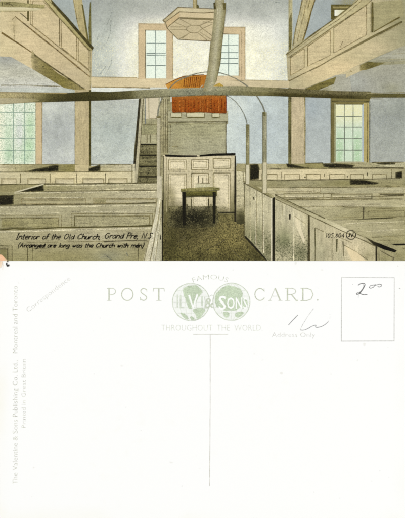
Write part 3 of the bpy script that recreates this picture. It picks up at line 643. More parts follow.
wedge(a, [(22, 172.2), (36, 168.8), (50, 166), (58.4, 164.6), (58.4, 171.4), (44, 172)])
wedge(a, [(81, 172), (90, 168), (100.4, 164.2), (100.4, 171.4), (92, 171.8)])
a.line([(2, 165), (30, 164.6), (58, 164.4)], .8, (110, 102, 64)); a.line([(91, 164.4), (131, 164.6)], .9, (86, 80, 50)); a.line([(15.6, 166), (15.6, 171)], .6, (120, 110, 74))
post = part('printed_pew_end', a); post.rect(75, 165, 88.6, 171.6, (186, 172, 128), .14)
b = pew('cream panelled pew front printed in the second row on the left')
b.poly([(-1, 172), (135, 171.6), (135, 183.6), (-1, 184.4)], BL(RX((0, (190, 180, 142)), (30, (188, 178, 138)), (60, (202, 188, 142)), (110, (204, 192, 150)), (135, (196, 186, 148))), (78, 176, 8, 4, (212, 198, 154), .6)), .13, (150, 136, 98), .1)
b.line([(-.3, 172.2), (40, 172.2), (90, 171.8), (133, 171.4)], 1.0, (92, 84, 52)); 
for xx in (20.5, 50, 76.6, 105.4): b.line([(xx, 173.4), (xx, 183)], .9, (96, 88, 54))
b.line([(132, 165), (132, 183)], 1.0, (104, 96, 62))
for (x0, x1) in ((1.5, 16), (27.7, 45.4), (55.4, 74), (82.4, 103.6), (108.6, 127)): panel(b, x0, 178.6, x1, 183.6, (196, 184, 146), .8, True)
c = pew('olive pew printed in the third row on the left with a black gap at its end')
c.poly([(-1, 184), (160, 183), (160, 192.4), (-1, 197)], BL(RX((0, (138, 130, 88)), (40, (150, 142, 98)), (70, (158, 150, 112)), (120, (166, 158, 122)), (160, (170, 162, 128))), (60, 187, 12, 3, (142, 136, 92), .6)), .2, (104, 98, 62), .12)
c.line([(-.3, 184.6), (40, 184.2), (90, 183.8), (158, 182.8)], 1.2, (74, 68, 40), .3)
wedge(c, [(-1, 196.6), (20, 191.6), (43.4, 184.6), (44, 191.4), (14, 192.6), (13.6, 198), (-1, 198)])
c.line([(-.3, 196.4), (14, 192.6), (30, 188), (43.6, 184.2)], 1.4, (196, 188, 154), .1)
c.line([(46, 185.6), (90, 185.2), (158, 184.2)], .9, (190, 182, 146), .15); c.line([(44, 191.6), (90, 191), (158, 190.2)], 1.2, (84, 78, 48), .3); c.line([(47, 189.6), (80, 188.6), (112, 188.8)], .7, (130, 122, 84)); c.line([(95, 189.2), (125, 188.8), (156, 188.4)], .8, (196, 186, 148))
d = pew('pew printed in the fourth row on the left')
d.poly([(-1, 192), (44, 191.8), (160, 190.6), (160, 205), (-1, 206)], BL(RX((0, (138, 132, 92)), (30, (150, 142, 104)), (90, (162, 154, 118)), (160, (172, 164, 132))), (60, 196, 26, 3, (158, 150, 112), .6), (130, 195, 14, 4, (178, 170, 138), .5)), .2, (112, 106, 70), .14)
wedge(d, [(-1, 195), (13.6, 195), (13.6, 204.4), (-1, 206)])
panel(d, 21.4, 199, 85.4, 203.8, (158, 150, 112)); panel(d, 93.6, 198.4, 156, 203, (168, 160, 126))
d.line([(-.3, 206), (14, 205.2), (60, 204.8), (120, 203.8), (159, 202.8)], 1.3, (72, 66, 38), .3)
d.line([(14, 193), (60, 192.6), (158, 191.4)], .9, (190, 182, 148), .15)
d.line([(24, 200.6), (83, 200.2)], .6, (122, 114, 78)); d.line([(96, 200), (154, 199.6)], .6, (122, 114, 78)); d.line([(23, 198), (84, 197.6)], .7, (192, 184, 150), .15); d.rect(94.4, 199.4, 106, 202.6, (138, 131, 92), .3)
e = pew('wide pew printed in the fifth row on the left above the caption')
e.poly([(-1, 206), (60, 205.4), (160, 203.6), (160, 228), (-1, 230.6)], BL(RY((205, (164, 157, 122)), (216, (158, 151, 116)), (230, (150, 143, 104))), (30, 210, 26, 3, (172, 165, 132), .6), (130, 212, 20, 5, (178, 170, 138), .6), (10, 224, 10, 6, (136, 130, 88), .6)), .18, (116, 110, 74), .14)
for k, (x0, x1, y0) in enumerate(((-1, 61.4, 215.4), (71.6, 152.6, 213.6))):
    q = panel(e, x0, y0, x1, y0 + 13, None, .8, True, (108, 100, 64))
    q.rect(max(x0, -1) + 3, y0 + 2.6, x1 - 3, y0 + 12.6, BL((148, 141, 100) if k == 0 else (156, 149, 112), (5, 224, 14, 4, (132, 124, 76), .7), (50, 226, 16, 4, (136, 128, 84), .5)), .26, (112, 106, 68), .16)
    q.line([(max(x0, -.4) + (3 if k else 0), y0 + 12.6 if k else y0 + 2.6), (x0 + 3 if k else 2, y0 + 2.6), (x1 - 3, y0 + 2.6), (x1 - 3, y0 + 12.6)], 1.0, (96, 88, 52))
e.line([(-.3, 230), (14, 228.6), (30, 229.2), (60, 227.4), (110, 227), (158, 225.4)], 1.5, (78, 72, 38), .35); e.line([(-.3, 228.2), (40, 226.6)], .6, (96, 90, 54))
e.line([(-.3, 207.6), (60, 206.8), (158, 205.2)], 1.0, (196, 188, 154), .15); e.line([(-.3, 213.6), (60, 213)], .6, (184, 176, 142), .2); e.line([(72, 212), (152, 211)], .6, (190, 182, 150), .2)
f = pew('nearest pew printed on the left behind the handwritten caption')
f.poly([(-1, 230.6), (60, 228.6), (160, 226.4), (160, 261), (-1, 261)], BL(RY((228, (162, 154, 118)), (245, (154, 146, 108)), (261, (142, 135, 92))), (100, 236, 34, 7, (176, 168, 138), .7), (20, 236, 16, 4, (166, 158, 124), .5), (110, 256, 16, 6, (146, 146, 122), .6), (60, 256, 26, 5, (138, 130, 84), .5), (4, 256, 6, 6, (120, 112, 70), .5)), .18, (112, 106, 68), .14)
f.line([(-.3, 232), (60, 230.2), (158, 228)], 1.1, (196, 188, 154), .15)
panel(f, -1.4, 249, 7.6, 262, BL((128, 121, 78), (3, 256, 4, 5, (112, 106, 66), .5)), 1.1, True, (66, 60, 34))
f.line([(12, 246), (12, 260.6)], .9, (78, 72, 42)); f.line([(27.4, 247), (27.4, 260.6)], 1.0, (72, 66, 38)); f.line([(32.6, 248), (32.6, 260.6)], .7, (96, 90, 56)); f.line([(-.3, 245.6), (12, 246)], .7, (104, 98, 62))
f.line([(27, 242.6), (90, 241.6), (138, 240.6)], .7, (116, 108, 72)); f.line([(33, 249), (66, 247.6)], .6, (120, 112, 76)); f.line([(138.6, 243), (138.2, 260.6)], .9, (84, 78, 48), .4)
for aa in ([(104, 254), (108, 257), (112, 260)], [(126, 252), (128, 256)], [(100, 258), (106, 256)]): f.line(aa, 1.1, (112, 112, 92), .4)
g = part('printed_pew_door', front, 'pale ribbed pew end printed along the left side of the aisle')
g.poly([(157.4, 188), (162, 188), (162.6, 260.8), (143, 261), (146, 250), (155, 214), (157.4, 196)], BL(RX((143, (190, 182, 148)), (155, (196, 190, 162)), (162, (176, 170, 138))), (160, 186, 3, 20, (160, 152, 116), .6), (160, 250, 3, 14, (150, 146, 120), .5)), .18, (134, 126, 92), .1)
for aa, cc in (([(157.6, 196), (155, 214), (149, 240), (144, 260.6)], (112, 104, 70)), ([(160.4, 198), (157.6, 216), (152.6, 240), (148.4, 260.6)], (206, 198, 170)), ([(160.6, 202), (158.6, 218), (154, 242), (150, 260.6)], (126, 118, 84)), ([(161.6, 214), (158.6, 232), (155.4, 260.6)], (146, 138, 104)), ([(160, 220), (157, 240), (153, 260.6)], (200, 194, 164))): g.line(aa, .9, cc)
g.rect(161.8, 200, 163, 260.8, (40, 37, 22), .4); g.line([(160.3, 235), (160.4, 239.6)], 1.0, (24, 22, 14))
g.rect(157, 176, 161.8, 198, BL((184, 176, 146), (158, 180, 2, 10, (196, 188, 160), .6)), .15)

# ---- box pews on the right, far to near
a = pew('farthest pew printed below the right window with black hollows')
a.poly([(236.4, 163.6), (290, 164), (406, 162), (406, 170), (236.4, 171)], BL(RX((236, (150, 142, 102)), (270, (168, 160, 120)), (308, (134, 126, 80)), (322, (140, 132, 84)), (356, (160, 152, 112)), (405, (170, 164, 128))), (388, 165, 8, 1.5, (196, 190, 156), .6)), .2, (104, 96, 60), .12)
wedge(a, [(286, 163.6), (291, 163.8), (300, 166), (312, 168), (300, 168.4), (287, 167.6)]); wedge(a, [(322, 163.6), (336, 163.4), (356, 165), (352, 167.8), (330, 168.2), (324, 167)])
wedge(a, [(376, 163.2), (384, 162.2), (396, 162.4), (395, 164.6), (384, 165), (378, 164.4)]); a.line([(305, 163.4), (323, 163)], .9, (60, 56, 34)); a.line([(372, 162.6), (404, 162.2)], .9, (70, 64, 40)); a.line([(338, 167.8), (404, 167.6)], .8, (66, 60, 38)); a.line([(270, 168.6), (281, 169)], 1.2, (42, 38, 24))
b = pew('cream panelled pew front printed in the second row on the right')
b.poly([(247, 168.8), (406, 168), (406, 180), (247, 181)], BL(RX((236, (170, 162, 122)), (262, (196, 184, 146)), (320, (202, 188, 146)), (365, (188, 178, 138)), (388, (170, 162, 124)), (405, (150, 142, 104)))), .13, (150, 136, 98), .1)
b.line([(250, 169.4), (300, 169), (370, 168.6), (404, 168.4)], .9, (96, 88, 56)); b.poly([(236.4, 170.4), (244, 171.6), (246, 174), (246, 224), (236.4, 224)], BL(RY((171, (190, 182, 146)), (205, (176, 167, 130)), (214, (112, 106, 68)), (224, (60, 57, 34))), (241, 218, 3, 6, (40, 38, 22), .6)), .25, (70, 66, 40), lambda x, y: .06 + .25 * ss(200, 216, y)); b.line([(236.6, 170.6), (244, 171.6)], .8, (110, 102, 66)); b.line([(243.2, 172), (243.4, 182)], .7, (120, 112, 76))
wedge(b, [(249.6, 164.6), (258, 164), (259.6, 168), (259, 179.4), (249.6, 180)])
for (x0, x1) in ((262, 277), (284.6, 299.6), (306.4, 320.4), (329.6, 345), (350.4, 363.4), (372.4, 386.6)): panel(b, x0, 174.4, x1, 179.8, None, .8, True, (112, 102, 66))
b.line([(281.6, 172), (281.6, 179)], .8, (100, 90, 56)); b.line([(304.4, 177.2), (305.6, 177.2)], 1.2, (40, 36, 22)); b.line([(324.4, 173.6), (324.4, 177)], .9, (90, 82, 50)); b.line([(367.4, 172.6), (367.4, 176)], 1.0, (54, 50, 30)); b.line([(391.6, 169), (391.6, 179)], .7, (110, 102, 68))
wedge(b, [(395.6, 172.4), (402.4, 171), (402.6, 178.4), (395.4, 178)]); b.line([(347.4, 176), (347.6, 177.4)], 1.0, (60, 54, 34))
c = pew('olive topped pew printed in the third row on the right')
c.poly([(246, 180), (406, 179.4), (406, 195), (268, 195), (246, 184)], BL(RY((180, (146, 139, 100)), (186.4, (138, 131, 90)), (188, (190, 180, 142)), (195, (176, 167, 128))), (345, 183, 16, 3, (126, 120, 72), .6), (392, 190, 14, 4, (156, 148, 106), .7), (300, 184, 20, 3, (160, 154, 122), .6)), .18, (112, 106, 70), .12)
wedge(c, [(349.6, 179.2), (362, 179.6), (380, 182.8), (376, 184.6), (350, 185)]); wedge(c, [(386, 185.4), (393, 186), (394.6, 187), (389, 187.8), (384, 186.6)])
c.line([(250, 180.2), (320, 179.8), (400, 178.6)], 1.0, (72, 66, 40), .3); c.line([(262, 187.8), (330, 187.6), (400, 186.6)], .8, (104, 96, 60), .3)
c.line([(275, 194.4), (310, 194.2), (323, 193.2), (340, 194)], 1.0, (84, 76, 46), .3); c.frame(314, 188.2, 320.2, 192.2, .6, (120, 110, 72)); c.poly([(321, 188.4), (404, 187.4), (404, 193), (321, 193)], BL((164, 157, 122), (390, 190, 14, 3, (172, 164, 128), .7)), .2, (112, 106, 70), .12); c.line([(276, 192), (312, 191.6)], .7, (130, 120, 82)); c.line([(272, 196), (300, 195.6), (322, 195)], .6, (130, 120, 84))
d = pew('long pew printed in the fourth row on the right')
d.poly([(268, 194.6), (406, 193.6), (406, 208), (304, 209), (276, 198)], BL(RY((194, (188, 178, 140)), (199, (172, 164, 126)), (207, (178, 170, 134))), (385, 196, 20, 4, (156, 148, 108), .8), (330, 206, 20, 3, (192, 182, 146), .5), (396, 204, 12, 3, (160, 153, 112), .6)), .16, (124, 116, 78), .12)
panel(d, 284, 193.4, 323, 198.8, (182, 173, 136), .8, False, (112, 104, 68)); panel(d, 331, 194.2, 372, 198.6, (172, 164, 126), .9, False, (96, 88, 56)); panel(d, 379, 193.6, 405.6, 198, (164, 156, 116), .8, False, (104, 96, 62))
d.line([(286, 196.4), (321, 196.2)], .7, (204, 194, 156), .15); d.line([(333, 196.6), (371, 196)], .7, (198, 188, 150), .15); d.line([(308, 207.2), (340, 206.8), (362, 206.6)], .8, (206, 196, 160), .15)
d.line([(276, 197.6), (300, 198), (350, 197.4), (404, 195.6)], 1.0, (98, 90, 56), .3); d.line([(282, 199.6), (350, 199.6), (402, 199)], 1.0, (110, 102, 66), .3)
d.line([(380, 194.4), (392, 195), (404, 194.6)], 1.2, (66, 60, 38), .4); d.line([(330, 205.8), (380, 204.4)], .6, (150, 140, 104)); d.line([(300, 206.4), (350, 206.6), (404, 207.6)], .8, (118, 110, 72), .3)
e = pew('wide olive pew printed in the fifth row on the right')
e.poly([(300, 207.6), (406, 207), (406, 222), (330, 222)], BL(RX((300, (178, 170, 134)), (345, (152, 145, 105)), (372, (146, 139, 98)), (405, (152, 145, 104))), (340, 211, 16, 3, (176, 168, 130), .6), (385, 214, 14, 4, (142, 135, 92), .5)), .2, (112, 106, 68), .14)
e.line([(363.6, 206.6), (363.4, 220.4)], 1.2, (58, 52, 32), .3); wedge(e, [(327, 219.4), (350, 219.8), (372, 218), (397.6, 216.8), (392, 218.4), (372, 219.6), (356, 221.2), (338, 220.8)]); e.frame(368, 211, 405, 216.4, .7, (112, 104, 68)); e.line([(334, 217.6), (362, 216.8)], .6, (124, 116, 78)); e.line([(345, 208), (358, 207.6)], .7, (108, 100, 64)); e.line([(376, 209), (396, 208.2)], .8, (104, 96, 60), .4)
f = pew('nearest pew printed on the right beside the catalogue number')
f.poly([(320, 220.6), (406, 218.6), (406, 261), (388, 261), (364, 240), (340, 228)], BL(RX((320, (178, 170, 134)), (350, (164, 156, 118)), (405, (150, 143, 104))), (380, 226, 26, 4, (168, 160, 124), .7), (396, 240, 14, 5, (142, 135, 92), .6), (392, 256, 14, 5, (132, 126, 82), .6), (352, 226, 14, 3, (176, 168, 130), .5), (384, 232, 14, 2.4, (176, 168, 134), .6)), .18, (112, 106, 68), .14)
f.poly([(390, 244), (405.4, 243.6), (405.4, 245.4), (396, 245.6)], (26, 24, 15), .4); f.line([(404, 235.6), (372, 237.6)], .7, (118, 110, 72)); f.line([(366, 231.4), (404, 229.4)], .8, (186, 178, 142), .15); f.line([(346, 223.6), (404, 221.6)], .8, (188, 180, 144), .15); f.line([(380, 240.6), (404, 239.6)], .6, (124, 116, 78)); f.line([(402, 248), (405, 248.6)], .8, (90, 84, 52))
g1 = part('printed_pew_door', front, 'first pew door printed along the right side of the aisle')
g1.poly([(244, 181.6), (273, 197), (273, 261), (267, 261), (258, 251), (245, 236.6)], BL(RX((244, (172, 164, 128)), (250, (182, 174, 138)), (262, (186, 178, 142)), (273, (176, 168, 134))), (256, 236, 10, 12, (112, 112, 76), .8), (268, 252, 5, 12, (104, 102, 68), .7), (247, 230, 3, 10, (124, 120, 82), .6), (262, 214, 8, 8, (192, 184, 150), .4)), .2, (70, 74, 44), lambda x, y: .06 + .35 * ss(222, 244, y))
for xx, cc in ((255.4, (196, 188, 154)), (256.6, (140, 132, 96)), (262.4, (124, 116, 82)), (263.6, (198, 190, 158)), (250, (156, 148, 112))): g1.line([(xx, 189 + (xx - 255) * .5), (xx + .2, 245 + (xx - 255) * .9)], .8, cc)
g1.line([(253.6, 197), (254.2, 200)], 1.3, (44, 40, 24)); g1.line([(244.2, 182), (244.8, 236.4)], .9, (90, 84, 52)); g1.line([(245, 236.6), (258, 250.6), (267, 260.6)], 1.7, (34, 32, 19), .4)
g1.poly([(243.4, 180.4), (246, 181), (273.6, 195.6), (273.4, 198.4), (258, 190), (243.6, 183)], RX((244, (146, 138, 100)), (262, (126, 118, 76)), (273, (156, 148, 108))), .25); g1.line([(243.6, 183), (273, 198.6)], .8, (74, 68, 40))
g1.rect(270.8, 198, 272.4, 260.8, (200, 192, 162), .12); g1.poly([(272.2, 198), (274.8, 197), (275, 260.8), (272.2, 260.8)], BL((34, 32, 19), (273.6, 215, 2, 12, (18, 17, 11), .6)), .4)
g2 = part('printed_pew_door', front, 'second pew door printed along the right side of the aisle')
g2.poly([(275, 198), (309, 213.4), (309, 261), (275, 261)], BL(RX((275, (180, 172, 136)), (290, (188, 179, 144)), (309, (178, 169, 132))), (284, 240, 9, 12, (108, 110, 76), .8), (300, 254, 9, 9, (112, 112, 78), .7), (299, 224, 5, 10, (208, 198, 164), .7), (286, 214, 9, 7, (178, 172, 142), .5)), .2, (66, 72, 44), lambda x, y: .05 + .34 * ss(226, 246, y))
g2.poly([(293.4, 213), (300, 224), (305, 240), (304, 244), (297, 228)], (212, 200, 164), .1)
g2.line([(289.8, 214.4), (289.8, 219.6)], 1.5, (46, 42, 26)); g2.line([(293.4, 212), (293.6, 260.6)], 1.0, (200, 192, 158), .15); g2.line([(294.4, 216), (306, 224)], .6, (138, 128, 92)); g2.line([(282, 203), (282.4, 216)], .6, (150, 142, 106))
g3 = part('printed_pew_door', front, 'third pew door printed along the right side of the aisle beside the catalogue number')
g3.poly([(309, 213), (337, 227), (376, 246), (376, 261), (309, 261)], BL(RX((309, (176, 168, 132)), (330, (186, 176, 140)), (350, (194, 182, 146)), (376, (178, 168, 130))), (320, 254, 9, 10, (146, 142, 112), .6), (353, 250, 8, 8, (212, 196, 156), .7), (340, 256, 6, 6, (160, 156, 124), .5), (368, 256, 6, 4, (148, 140, 98), .5)), .17, (118, 112, 74), lambda x, y: .06 + .14 * ss(236, 258, y))
g3.poly([(308, 212), (309.8, 212.6), (310.2, 260.8), (307.6, 260.8)], BL((72, 66, 40), (309, 232, 2, 5, (34, 30, 18), .8)), .4); g3.line([(315, 228), (315.4, 260.6)], 1.1, (86, 82, 52), .4); g3.line([(315, 227.6), (324, 232)], .7, (124, 114, 78)); g3.line([(332, 238), (332, 260)], .7, (130, 122, 86), .3)
g3.line([(343, 241), (343.4, 256)], 1.0, (92, 86, 54), .4); g3.line([(343, 244.6), (356, 252), (368, 260)], .8, (110, 102, 66)); g3.line([(337, 239), (336.6, 252)], 1.4, (96, 92, 60), .5); g3.poly([(345, 246), (358, 253), (366, 260.8), (352, 260.8)], (212, 194, 152), .1); g3.line([(338.4, 236.6), (352, 243)], .6, (140, 130, 92))
g4 = part('printed_pew_door', front, 'nearest pew door printed at the lower right')
g4.poly([(376, 247), (396, 254), (395, 261), (376, 261)], BL((150, 142, 104), (386, 258, 6, 3, (134, 128, 84), .6)), .2, (104, 98, 62), .14); g4.line([(380, 250.6), (390, 256), (393.4, 257.6)], .7, (66, 60, 38)); g4.rect(375.4, 244, 377.2, 260.8, (48, 44, 27), .4); g4.line([(393.4, 257), (393, 260.6)], .8, (60, 54, 34))
hr = part('printed_handrail', front, 'pale sloping rail printed along the tops of the right pew doors')
hr.poly([(274.6, 194.6), (300, 206.8), (337, 224), (376, 242.6), (378, 246.4), (366, 241.6), (337, 229), (308, 214.6), (275, 198.8)], RX((275, (160, 152, 114)), (300, (172, 164, 126)), (325, (188, 180, 140)), (345, (212, 202, 164)), (370, (170, 160, 122))), .14)
hr.line([(275, 194.8), (300, 207), (325, 218.6)], 1.0, (84, 78, 46)); hr.line([(275, 199), (308, 214.8), (340, 230), (366, 241.6), (376, 246.6)], .9, (92, 84, 52)); hr.line([(276, 197), (306, 211)], .7, (120, 112, 74)); hr.line([(352, 231.6), (374, 242)], .7, (124, 116, 80))
hr.poly([(364, 236), (374, 241.6), (380, 243.6), (397, 250.4), (395, 252.6), (384, 249.6), (373.6, 245)], RX((364, (120, 112, 76)), (373, (50, 46, 28)), (382, (20, 18, 12)), (396, (24, 22, 14))), .35)

# ---- slim posts carrying the arches
p1 = part('printed_arch_post', front, 'slim olive post carrying the smaller wire arch on the right')
p1.rect(246, 124.6, 249.4, 165.4, RX((246, (104, 100, 60)), (247.8, (166, 160, 122)), (249.4, (124, 118, 78))), .3); p1.rect(246, 165, 249.2, 184, (200, 192, 160), .12); p1.line([(245.8, 165), (245.8, 183)], .7, (96, 90, 58))
p2 = part('printed_arch_post', front, 'slim grey olive post carrying the large wire arch on the right')
p2.rect(262.4, 112.4, 266.8, 163, RX((262.4, (92, 90, 62)), (263.4, (130, 126, 92)), (265, (176, 172, 142)), (266.8, (136, 132, 98))), .25); p2.rect(262.6, 112, 265.4, 116, (104, 100, 62), .35); p2.rect(262.8, 162.6, 266.6, 193, RX((262.8, (190, 182, 146)), (266.6, (206, 196, 160))), .12); p2.line([(262.4, 163), (262.4, 192)], .7, (104, 98, 62)); p2.line([(266.9, 163), (267, 193)], .6, (130, 122, 86))

# ---- worn corner, caption, catalogue number
wc = part('worn_corner', front, 'peach coloured scuffed corner at the lower left')
wc.poly([(-1, 254.4), (1.6, 254.8), (3.2, 256.2), (5.2, 258.6), (7, 260), (7.4, 261), (-1, 261)], BL((244, 192, 150), (1, 258, 2, 3, (248, 206, 172), .6), (6, 260, 2, 1, (206, 196, 160), .8)), .06)

GL = {  # slanted one-stroke penmanship: (advance, strokes) on a 1-high capital, x-height .6
'a': (.55, [[(.42, .55), (.15, .6), (.02, .3), (.12, .02), (.3, .05), (.44, .35), (.46, .6), (.42, .1), (.5, 0)]]), 'b': (.52, [[(.06, 1), (.04, .02), (.3, 0), (.45, .25), (.38, .52), (.06, .45)]]), 'c': (.48, [[(.42, .5), (.22, .6), (.03, .32), (.12, .02), (.42, .1)]]),
'd': (.55, [[(.44, .4), (.2, .55), (.02, .28), (.14, 0), (.36, .08), (.46, 1), (.46, .0)]]), 'e': (.48, [[(.04, .3), (.42, .36), (.34, .6), (.12, .56), (.03, .25), (.14, 0), (.42, .12)]]), 'f': (.36, [[(.38, .95), (.22, 1), (.14, .7), (.12, 0)], [(0, .55), (.34, .58)]]),
'g': (.55, [[(.42, .55), (.15, .6), (.02, .32), (.14, .05), (.36, .15), (.46, .58), (.4, -.25), (.15, -.35), (.02, -.2)]]), 'h': (.54, [[(.06, 1), (.04, 0)], [(.06, .4), (.26, .6), (.42, .5), (.44, 0)]]), 'i': (.26, [[(.1, .58), (.1, .04), (.2, 0)], [(.11, .8), (.13, .88)]]),
'l': (.26, [[(.12, 1), (.1, .04), (.2, 0)]]), 'm': (.82, [[(.06, .6), (.04, 0)], [(.06, .4), (.24, .6), (.36, .5), (.38, 0)], [(.4, .42), (.56, .6), (.7, .5), (.72, 0)]]), 'n': (.54, [[(.06, .6), (.04, 0)], [(.06, .4), (.26, .6), (.42, .5), (.44, 0)]]),
'o': (.52, [[(.24, .6), (.05, .45), (.03, .15), (.2, 0), (.42, .15), (.44, .45), (.3, .58)]]), 'r': (.42, [[(.06, .6), (.04, 0)], [(.06, .38), (.2, .56), (.38, .56)]]), 's': (.44, [[(.38, .54), (.16, .6), (.06, .44), (.34, .22), (.28, .02), (.02, .06)]]), 't': (.36, [[(.16, .9), (.12, .06), (.3, .02)], [(0, .6), (.32, .62)]]),
'u': (.54, [[(.06, .6), (.05, .12), (.2, 0), (.38, .1), (.44, .6), (.44, 0)]]), 'w': (.7, [[(.04, .6), (.1, .02), (.32, .5), (.36, .04), (.6, .6)]]), 'y': (.5, [[(.05, .6), (.1, .2), (.3, .16), (.42, .6), (.3, -.3), (.06, -.32)]]),
'I': (.36, [[(.16, 1), (.12, 0)], [(.02, 1), (.32, 1)], [(0, 0), (.28, 0)]]), 'O': (.72, [[(.36, 1), (.08, .75), (.05, .25), (.3, 0), (.58, .25), (.62, .75), (.42, .98)]]), 'C': (.66, [[(.58, .82), (.36, 1), (.08, .7), (.06, .25), (.28, 0), (.56, .18)]]), 'G': (.72, [[(.6, .82), (.36, 1), (.08, .7), (.06, .25), (.28, 0), (.56, .14), (.58, .45), (.36, .45)]]),
'P': (.6, [[(.08, 1), (.06, 0)], [(.0, .98), (.4, 1), (.54, .76), (.4, .5), (.1, .48)]]), 'N': (.7, [[(.06, 0), (.1, 1), (.52, .02), (.58, 1)]]), 'S': (.56, [[(.5, .86), (.28, 1), (.1, .78), (.42, .36), (.3, 0), (.02, .12)]]), 'A': (.66, [[(.02, 0), (.32, 1), (.54, 0)], [(.12, .38), (.48, .38)]]),
'.': (.22, [[(.06, .02), (.12, .06)]]), ',': (.24, [[(.12, .08), (.04, -.16)]]), '(': (.3, [[(.24, 1.15), (.06, .7), (.04, .2), (.14, -.25)]]), ')': (.3, [[(.06, 1.15), (.2, .7), (.18, .2), (.04, -.25)]]),
'0': (.56, [[(.24, 1), (.06, .75), (.05, .25), (.2, 0), (.4, .25), (.42, .75), (.28, .98)]]), '1': (.34, [[(.04, .8), (.16, 1), (.14, 0)]]), '5': (.52, [[(.42, 1), (.12, 1), (.1, .58), (.32, .6), (.42, .3), (.28, .02), (.04, .08)]]), '8': (.54, [[(.24, .52), (.08, .75), (.24, 1), (.4, .78), (.24, .52), (.05, .25), (.22, 0), (.42, .25), (.26, .5)]]), '4': (.54, [[(.34, 0), (.34, 1), (.04, .34), (.48, .34)]]), ' ': (.4, [])}
def pen(p, s, x0, x1, yb, h, w, col, slant=.36, rot=0.0, grain=.35):
    tot = sum(GL[ch][0] for ch in s); k = (x1 - x0) / tot; u = 0
    for ch in s:
        adv, strokes = GL[ch]
        for stt in strokes:
            pts = []
            for (a, b) in stt:
                pts.append((x0 + (u + a) * k + slant * b * h + random.uniform(-.12, .12), yb - b * h + random.uniform(-.12, .12)))
            if len(pts) > 4: pts = smooth(pts, 1)
            p.line(pts, w * random.uniform(.85, 1.15), col, grain, wob=0)
        u += adv
cp = part('printed_caption', front, 'two handwritten lines of black lettering')
K = (30, 27, 18)
pen(cp, 'Interior of the Old Church,', 15.6, 100.6, 239.4, 5.6, .95, K); pen(cp, 'Grand Pre, N.S.', 104, 153, 238.6, 5.8, .95, K)
cp.line([(104, 241.6), (137, 240.4)], .8, (52, 47, 30), .4); cp.line([(138, 240.6), (147, 240.2)], .6, (70, 64, 42), .4)
pen(cp, '(Arranged are long was the Church with men)', 17.6, 143.6, 247.6, 4.4, 1.0, K)
cn = part('printed_catalogue_number', front, 'small black number and ringed monogram')
pen(cn, '105,804', 325.4, 344.6, 237.6, 4.2, .75, (52, 47, 32), .15)
rg = part('printed_monogram', cn, 'ringed initials')
rg.line([(351 + 4.7 * math.cos(t * math.pi / 10), 234.9 + 4.5 * math.sin(t * math.pi / 10)) for t in range(20)], .95, (32, 29, 20), .3, closed=True)
rg.line([(349.4, 232.6), (349.6, 236.4), (348.2, 236.8)], .9, (40, 36, 24), .3, wob=0); rg.line([(350.8, 233), (351.8, 237), (353.6, 232.6)], .9, (40, 36, 24), .3, wob=0)

# ================================================================== the back of the card
GI = (200, 205, 184); GI2 = (210, 216, 200)
hd1 = part('printed_heading', back, 'pale green serif word POST'); hd2 = part('printed_heading', back, 'pale green serif word CARD')
SER = {'P': [([(.22, 0), (.22, 1)], 1.9), ([(0, 0), (.48, 0)], .6), ([(0, 1), (.6, 1), (.86, .92), (.97, .75), (.86, .57), (.6, .48), (.25, .48)], 1.0)],
 'O': [([(.5 + .5 * math.cos(t * math.pi / 14), .5 + .5 * math.sin(t * math.pi / 14)) for t in range(29)], 1.3)],
 'S': [([(.88, .72), (.86, .95)], .7), ([(.86, .86), (.6, 1), (.3, .97), (.1, .78), (.25, .6), (.7, .42), (.9, .24), (.72, .04), (.4, 0), (.1, .14)], 1.3), ([(.08, .02), (.08, .28)], .7)],
 'T': [([(.5, 0), (.5, .96)], 1.9), ([(.28, 0), (.72, 0)], .6), ([(.02, .74), (.05, 1), (.95, 1), (.98, .74)], .9)],
 'C': [([(.94, .7), (.92, .98)], .7), ([(.92, .8), (.7, .97), (.45, 1), (.15, .84), (.02, .5), (.15, .16), (.45, 0), (.75, .04), (.96, .24)], 1.3)],
 'A': [([(.1, 0), (.5, 1.02)], .8), ([(.5, 1.02), (.9, 0)], 1.9), ([(.26, .36), (.72, .36)], .6), ([(-.02, 0), (.24, 0)], .6), ([(.74, 0), (1.06, 0)], .6)],
 'R': [([(.2, 0), (.2, 1)], 1.9), ([(0, 0), (.42, 0)], .6), ([(0, 1), (.56, 1), (.8, .92), (.88, .76), (.8, .6), (.56, .5), (.24, .5)], 1.0), ([(.52, .5), (.9, .02), (1.04, 0)], 1.6)],
 'D': [([(.18, 0), (.18, 1)], 1.9), ([(0, 0), (.5, 0), (.82, .12), (.98, .5), (.82, .88), (.5, 1), (0, 1)], 1.1)]}
for ch, x0, x1 in (('P', 107, 116), ('O', 121.6, 133), ('S', 139.6, 147.8), ('T', 153, 164.6), ('C', 254.4, 265), ('A', 268.6, 281.6), ('R', 285, 297.4), ('D', 300.6, 313.4)):
    hd = hd1 if x0 < 200 else hd2
    for pts, wd in SER[ch]:
        if len(pts) > 7: pts = smooth(pts)
        hd.line([(x0 + a * (x1 - x0), 300.6 - b * 12.2) for a, b in pts], wd * .72, GI, .12, wob=0)
hd.line([(317, 300), (318.4, 300)], 1.3, GI, .12, wob=0)

